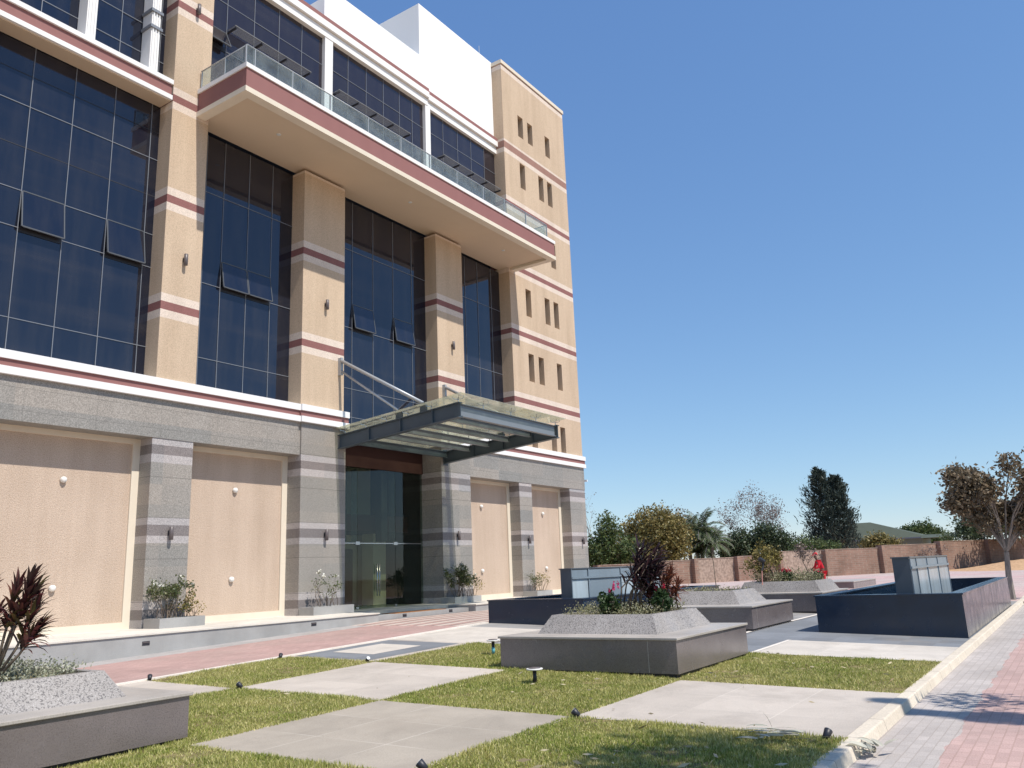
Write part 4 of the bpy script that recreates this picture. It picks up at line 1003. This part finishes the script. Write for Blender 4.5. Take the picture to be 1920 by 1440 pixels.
m = MB().lathe(38.8, 9.75+.27, [(.108,pz+1.53),(.112,pz+1.57),(.10,pz+1.63),(.06,pz+1.675),(.01,pz+1.69)], 16); m.box(38.8-.07,38.8+.07,9.75+.36,9.75+.45,pz+1.535,pz+1.55)
m.build('cap', M['red_cloth'], t, True)
m = MB()
for s in (-1, 1):
    for k in range(5):
        x = 38.8+s*.155+(k-2)*.018; y = 9.75+.52; m.path([(x,y,pz+.915),(x+.003*(k-2),y+.05,pz+.905-.004*abs(k-2)),(x,y+.075-.01*abs(k-2),pz+.875)], [.009,.008,.006], 6)
m.build('fingers', M['skin'], t, True)
m = MB()
for s in (-1, 1): m.path([(38.8+s*.034,9.75+.358,pz+1.525),(38.8+s*.034,9.75+.372,pz+1.525)], .012, 8)
m.path([(38.8,9.75+.36,pz+1.515),(38.8,9.75+.39,pz+1.485)], [.01,.017], 8).box(38.8-.025,38.8+.025,9.75+.35,9.75+.362,pz+1.445,pz+1.455)
m.build('face', M['dark_cloth'], t, True)
t.rotation_euler = (0,0,rad(35))

# ================================================================== brick garden wall in stepped panels
ww = thing('garden_wall', 'long brown brick garden wall in stepped panels with piers', 'wall', (71.7, 17.9, .2))
W0 = Vector((71.7, 17.9, 0)); WT = Vector((.876,-.482,0)).normalized(); WN = Vector((-WT.y*-1, -WT.x, 0)); WN = Vector((WT.y, -WT.x, 0))
def wbox(u0, u1, n0, n1, z0, z1):
    q = [W0+WT*u0+WN*n1, W0+WT*u1+WN*n1, W0+WT*u1+WN*n0, W0+WT*u0+WN*n0]
    return MB().hexa([(p.x,p.y,z0) for p in q], [(p.x,p.y,z1) for p in q])
us = [-34,-30,-26,-22.2,-18.2,-13.6,-9.4,-5.0,.1,6.9,14.6,21.5,28.5,36,44]
hs = [1.55,1.6,1.7,1.85,1.98,2.05,2.12,2.38,2.42,2.62,2.82,2.86,2.9,2.9]
for i in range(len(us)-1):
    a, b = us[i], us[i+1]
    o = wbox(a+.17, b-.17, -.2, 0, -.2, hs[i]).build('wall_panel', M['brick'] if i not in (5,7) else M['brick_pale'], ww); wbox(a+.17, b-.17, -.23, .03, hs[i], hs[i]+.05).build('coping', M['brick_pale'], o)
    wbox(b-.17, b+.17, -.22, .42, -.2, max(hs[i], hs[min(i+1, len(hs)-1)])+.03).build('pier', M['brick'], ww)

# ================================================================== house beyond the wall
H = thing('house', 'low house with green hip roof behind the brick wall', 'house', (108.5, 19.5, .3))
bx('wall', M['house_wall'], H, 106.5, 113, 13.6, 25.6, .2, 3.55)
m = MB(); e = [(105.6,12.9,3.5),(114,12.9,3.5),(114,26.4,3.5),(105.6,26.4,3.5)]; r0, r1 = (109.6,19.6,5.65), (109.6,21.3,5.65)
m.poly([e[0],e[1],r0]); m.poly([e[1],e[2],r1,r0]); m.poly([e[2],e[3],r1]); m.poly([e[3],e[0],r0,r1]); m.poly([e[3],e[2],e[1],e[0]])
m.build('roof', M['roof_green'], H)
bx('gutter', M['alu'], H, 105.52, 105.6, 12.9, 26.4, 3.38, 3.52)
bx('fascia', M['house_wall'], H, 105.6, 106.5, 13.0, 26.3, 3.40, 3.49)
w = bx('window', M['glass'], H, 106.44, 106.49, 23.2, 24.3, 2.2, 3.1); bx('window_frame', M['white'], w, 106.40, 106.44, 23.72, 23.78, 2.2, 3.1)
m = MB(); m.poly([(104.5,9.8,3.35),(110,9.8,3.35),(110,13.5,3.35),(104.5,13.5,3.35)]); m.poly([(104.5,9.8,3.35),(104.5,13.5,3.35),(107,13.5,3.75),(107,9.8,3.75)]); m.poly([(107,9.8,3.75),(107,13.5,3.75),(110,13.5,3.35),(110,9.8,3.35)])
m.build('lean_to_roof', M['roof_green'], H)

for o in [H]: o.location = Vector(o.location) + Vector((-.4, 1.5, .25))

# ================================================================== trees beyond the wall and at the street
TG = 'trees beyond the garden wall'
branch_tree('bare_tree', 'tall nearly bare grey tree rising beside the building corner', (77,40.9,.3), 31, 3.4, .13, 4, 'lf_purple', 1, .16, .2, spread=.45, kids=3, up=.32, barkm='bark_grey', group=TG, shrink=.74)
blob_tree('broadleaf_tree', 'olive green tree against the building corner, top pointed', (73.5,39.2,.2), [(73.4,39.4,3.2,1.6,1.9,2.0),(73.5,38.7,5.4,1.2,1.3,1.7),(74,36.8,3.0,1.5,1.6,1.6),(73.2,41.5,2.8,1.5,1.6,1.7)], 9000, .30, 'lf_green', 3, hollow=.2, group=TG)
blob_tree('broadleaf_tree', 'brown green bush below the pointed olive tree by the building', (75.5,37.4,.2), [(75.5,37.2,2.4,1.6,1.8,1.9),(75.6,39.0,2.3,1.4,1.5,1.6)], 5200, .28, 'lf_olive', 5, hollow=.2, group=TG)
blob_tree('broadleaf_tree', 'widest rounded olive brown tree behind the wall', (82,37.8,.3), [(81.8,37.6,4.9,2.8,3.4,3.2),(82.4,35.9,4.4,2.3,2.3,2.9),(81.5,39.9,4.1,2.0,2.2,2.6),(82,37.8,2.4,2.4,3.2,1.9)], 22000, .30, 'lf_olive', 7, .18, clump=.42, hollow=.2, group=TG)
branch_tree('broadleaf_tree', 'dark bronze tree peeping over the top of the widest olive brown tree', (88,39.0,.3), 37, 3.4, .16, 3, 'lf_bronze', 26, .30, .6, spread=.62, kids=4, up=.22, group=TG, shrink=.62)
# palm
rng = np.random.default_rng(19); t = thing('palm_tree', 'green palm with drooping fronds behind the brick wall', 'tree', (88.3,35.0,.3), TG)
sm = MB(); fm = MB()
for (px, py, top, nf, fl) in ((88.3,34.9,5.2,52,3.3),(88.7,36.5,4.9,44,3.0),(88.0,33.6,3.8,36,2.7),(88.2,35.4,3.0,34,2.8)):
    sm.path([(px+rng.normal()*.1,py,.2),(px,py,top*.6),(px,py,top)], [.26,.22,.2], 8)
    for k in range(nf):
        a = rng.random()*2*PI; el = .15+1.25*rng.random(); d = Vector((math.cos(a)*math.cos(el), math.sin(a)*math.cos(el), math.sin(el))); p = Vector((px,py,top)); pts = [p.copy()]
        for i in range(8):
            d = (d+Vector((0,0,-.16-.02*i))).normalized(); p = p+d*fl/8; pts.append(p.copy())
        sm.path(pts, [.035]+[.02]*8, 4, False)
        for i in range(1, 9):
            ax = (pts[i]-pts[i-1]).normalized(); sd = ax.cross(Vector((0,0,1))).normalized()
            for s in (-1, 1):
                for q in (0., .5):
                    b0 = pts[i-1].lerp(pts[i], q); dd = (sd*s + ax*.7 + Vector((0,0,-.45))).normalized(); L = (.70 if i < 7 else .45)*(.8+.4*rng.random()); wv = ax*.055
                    fm.poly([b0-wv, b0+dd*L*.5-wv*1.3, b0+dd*L, b0+dd*L*.5+wv*1.3])
sm.build('trunk', M['bark_grey'], t); fm.build('crown', M['lf_palm'], t)
branch_tree('sparse_tree', 'wide thin crowned purple grey tree showing sky between twigs', (99.5,31.6,.3), 44, 3.5, .17, 4, 'lf_purple', 11, .20, .40, spread=.75, kids=3, up=.20, barkm='bark_grey', group=TG, shrink=.74, stems=2)
blob_tree('broadleaf_tree', 'dark green bushy tree under the thin crowned purple grey tree', (92.8,31.2,.3), [(92.8,31.8,3.4,1.8,2.0,2.0),(93.4,29.2,4.2,1.7,1.9,1.9),(92.4,33.4,2.8,1.5,1.6,1.6),(94,27.4,3.3,1.5,1.6,1.7)], 11000, .31, 'lf_dark', 9, hollow=.2, group=TG)
# casuarina: drooping sprays round two leaders
rng = np.random.default_rng(23); t = thing('pine_tree', 'tall dark blue green pine with two tops beside the house', 'tree', (97.3,23.0,.3), TG)
sm = MB(); C_ = []; D_ = []
for (px, py, z1, rw) in ((97.3,23.7,11.7,3.2),(97.5,22.0,10.7,3.0)):
    sm.path([(97.3,22.8,.2),(px,py,3.5),(px,py,z1)], [.26,.2,.03], 7)
    for k in range(62):
        q = (k+.5)/62; z = 2.4 + (z1-2.4)*q; R_ = rw*(1-q)**.8*(.5+.7*rng.random()) + .26; a = k*2.4+rng.random(); d = Vector((math.cos(a), math.sin(a), .25+.5*q))
        e = Vector((px,py,z))+d*R_; sm.path([(px,py,z),e], [.05*(1-q)+.015,.01], 4, False)
        for j in range(115):
            s = .25+.8*rng.random(); c = Vector((px,py,z)).lerp(e, s)+Vector(rng.normal(size=3))*(.17*R_*.75+.05)
            C_.append(c); D_.append((d.x*.5, d.y*.5, .75-.3*rng.random()))
sm.build('trunk', M['bark'], t); MB().quads(cards(np.array(C_), .50, rng, .20, np.array(D_), .35)).build('crown', M['lf_pine'], t)
blob_tree('broadleaf_tree', 'green bush just in front of the low green roofed house', (93.3,17.6,.3), [(93.2,18.0,2.7,1.1,1.3,1.25),(93.4,16.3,2.6,1.0,1.2,1.0),(93.2,17.3,3.2,1.0,1.0,.95)], 4600, .27, 'lf_olive', 11, hollow=.2, group=TG)
blob_tree('broadleaf_tree', 'small leafy tree between the pine and the yellow shrub', (90,22.6,.3), [(90,22.6,2.6,1.0,1.2,1.1),(90,21.2,2.5,.9,1.0,.9),(90,24.4,2.9,1.0,1.2,1.2)], 3600, .25, 'lf_green', 12, hollow=.2, group=TG)
blob_tree('broadleaf_tree', 'green tree rising behind the roof of the house', (118.5,17.2,.3), [(118.5,16.6,4.1,1.9,2.0,1.9),(118.5,18.6,4.3,1.4,1.4,1.3),(118.6,14.9,3.5,1.3,1.4,1.5)], 8000, .33, 'lf_green', 13, hollow=.2, group=TG)
blob_tree('broadleaf_tree', 'low feathery bush on top of the wall right of the house', (96,11.2,.3), [(96,11.2,3.2,.8,1.0,.7)], 600, .22, 'lf_green', 14, hollow=.2, group=TG)
branch_tree('broadleaf_tree', 'dark leafless looking tree behind the wall by the bronze street tree', (93,8.3,.3), 51, 2.1, .12, 3, 'lf_dark', 18, .3, .5, spread=.7, kids=4, up=.15, group=TG, shrink=.65)
blob_tree('broadleaf_tree', 'shady dark tree at the end of the brick wall', (91,3.6,.3), [(90.5,4.8,4.6,2.8,2.2,1.6),(93,2.4,4.8,3.0,2.4,1.8),(86.5,6.0,4.4,2.0,1.6,1.1)], 9000, .33, 'lf_dark', 16, hollow=.2, group=TG)
branch_tree('dry_shrub', 'dry leafless shrub climbing the shaded brick wall', (81.6,11.6,.2), 61, 1.05, .03, 3, 'lf_purple', 2, .15, .12, spread=.5, kids=3, up=.3, barkm='bark_grey', cat='shrub', stems=4, shrink=.7)
# bronze street tree
rg = np.random.default_rng(70); SB = []
for k in range(30):
    d = rg.normal(size=3); d /= np.linalg.norm(d); q = .55+.5*rg.random(); e = .28+.26*rg.random()
    SB.append((33.9+d[0]*q*1.25, 1.85+d[1]*q*2.05, 3.72+d[2]*q*1.3, e, e, e*.85))
blob_tree('street_tree', 'bronze leaved street tree with bare forked trunk near the kerb', (33.9,2.28,-.05), SB, 16000, .15, 'lf_bronze', 73, .095, 'bark_grey', clump=.30, hollow=.1, fork=(33.9,2.22,1.62), k=26, asp=.55, limb=.42)
# trees outside the frame: two throw the shadows on road and lawn, three stand in the door glass reflection
OG = 'trees outside the frame'
rng = np.random.default_rng(91)
t = thing('conifer_tree', 'slim tree outside the frame whose shadow crosses the brick road', 'tree', (9.95,-4.9,-.1), OG)
MB().path([(9.95,-4.9,-.1),(9.95,-4.9,11.0)], [.14,.02], 8).build('trunk', M['bark'], t)
zc = 1.2+9.9*rng.random(5200)**.9; rr_ = (.10+.62*np.clip((11.2-zc)/6.5, 0, 1))*np.sqrt(rng.random(5200))*(1+.35*np.sin(zc*4.3)); aa = rng.random(5200)*2*PI
MB().quads(cards(np.c_[9.95+rr_*np.cos(aa), -4.9+rr_*np.sin(aa), zc], .22, rng, .3)).build('crown', M['lf_dark'], t)
blob_tree('broadleaf_tree', 'round tree outside the frame shading the lawn by the kerb', (6.1,-3.5,-.1), [(6.25,-3.35,9.2,1.3,1.25,1.1),(5.1,-3.7,8.9,1.3,1.2,1.1)], 5200, .17, 'lf_green', 93, .12, clump=.3, group=OG)
blob_tree('broadleaf_tree', 'side tree outside the frame whose crown shades the brick road edge', (12.2,-3.6,-.1), [(11.3,-2.0,5.0,.62,.55,.45)], 500, .12, 'lf_green', 94, .06, clump=.2, group=OG)
for x, y, h, k in ((36,-20,6.5,1),(44,-19,7.5,2),(53,-22,8.0,3)):
    blob_tree('broadleaf_tree', 'street tree outside the frame mirrored in the entrance glass', (x,y,.1), [(x,y,h*.62,2.8,2.4,h*.34),(x+2,y,h*.55,2.2,2.0,h*.28)], 4500, .32, 'lf_dark', 100+k, .2, group=OG)

# ================================================================== light, sky, camera
sun_dir = Vector((-.20, -2.24, 3.48)).normalized()
el = math.asin(sun_dir.z)
W = bpy.data.worlds.new('World'); S.world = W; W.use_nodes = True
nt = W.node_tree; bg = nt.nodes['Background']; sk = nt.nodes.new('ShaderNodeTexSky'); sk.sky_type = 'NISHITA'; sk.sun_disc = False
sk.sun_elevation = el; sk.sun_rotation = math.atan2(sun_dir.x, sun_dir.y)
sk.altitude = 0; sk.air_density = 1.0; sk.dust_density = 0; sk.ozone_density = 6
# the sky as the camera in the photograph rendered it: each channel through a soft power curve
sep = nt.nodes.new('ShaderNodeSeparateColor'); com = nt.nodes.new('ShaderNodeCombineColor'); nt.links.new(sk.outputs[0], sep.inputs[0])
for i, (A_, p_) in enumerate(((.90, .80), (.93, .70), (.97, .50))):
    a = nt.nodes.new('ShaderNodeMath'); a.operation = 'MULTIPLY'; a.inputs[1].default_value = .119; nt.links.new(sep.outputs[i], a.inputs[0])
    b = nt.nodes.new('ShaderNodeMath'); b.operation = 'POWER'; b.inputs[1].default_value = p_; nt.links.new(a.outputs[0], b.inputs[0])
    c = nt.nodes.new('ShaderNodeMath'); c.operation = 'MULTIPLY'; c.inputs[1].default_value = A_/(.119); nt.links.new(b.outputs[0], c.inputs[0]); nt.links.new(c.outputs[0], com.inputs[i])
nt.links.new(com.outputs[0], bg.inputs[0]); bg.inputs[1].default_value = .105
L = bpy.data.lights.new('sun', 'SUN'); L.energy = 4.5; L.angle = rad(.53); L.color = (1, .945, .86)
lo = bpy.data.objects.new('sun', L); COL.objects.link(lo); lo.rotation_euler = sun_dir.to_track_quat('Z', 'Y').to_euler()
cam = bpy.data.cameras.new('camera'); co = bpy.data.objects.new('camera', cam); COL.objects.link(co)
cam.sensor_fit = 'HORIZONTAL'; cam.sensor_width = 36; cam.lens = 28.669; cam.clip_end = 3000; cam.clip_start = .05
R_ = Vector((0.565658802,-0.823668366,-0.040006767)); U_ = Vector((-0.163936829,-0.159865475,0.973430915)); F_ = Vector((0.808179952,0.544071183,0.225458893))
co.matrix_world = Matrix(((R_.x,U_.x,-F_.x,0),(R_.y,U_.y,-F_.y,0),(R_.z,U_.z,-F_.z,1.6),(0,0,0,1)))
S.camera = co
S.view_settings.view_transform = 'Standard'; S.view_settings.look = 'None'; S.view_settings.exposure = .2; S.view_settings.gamma = 1
S.render.engine = 'CYCLES'; S.cycles.use_denoising = True; S.cycles.max_bounces = 8; S.cycles.transparent_max_bounces = 24
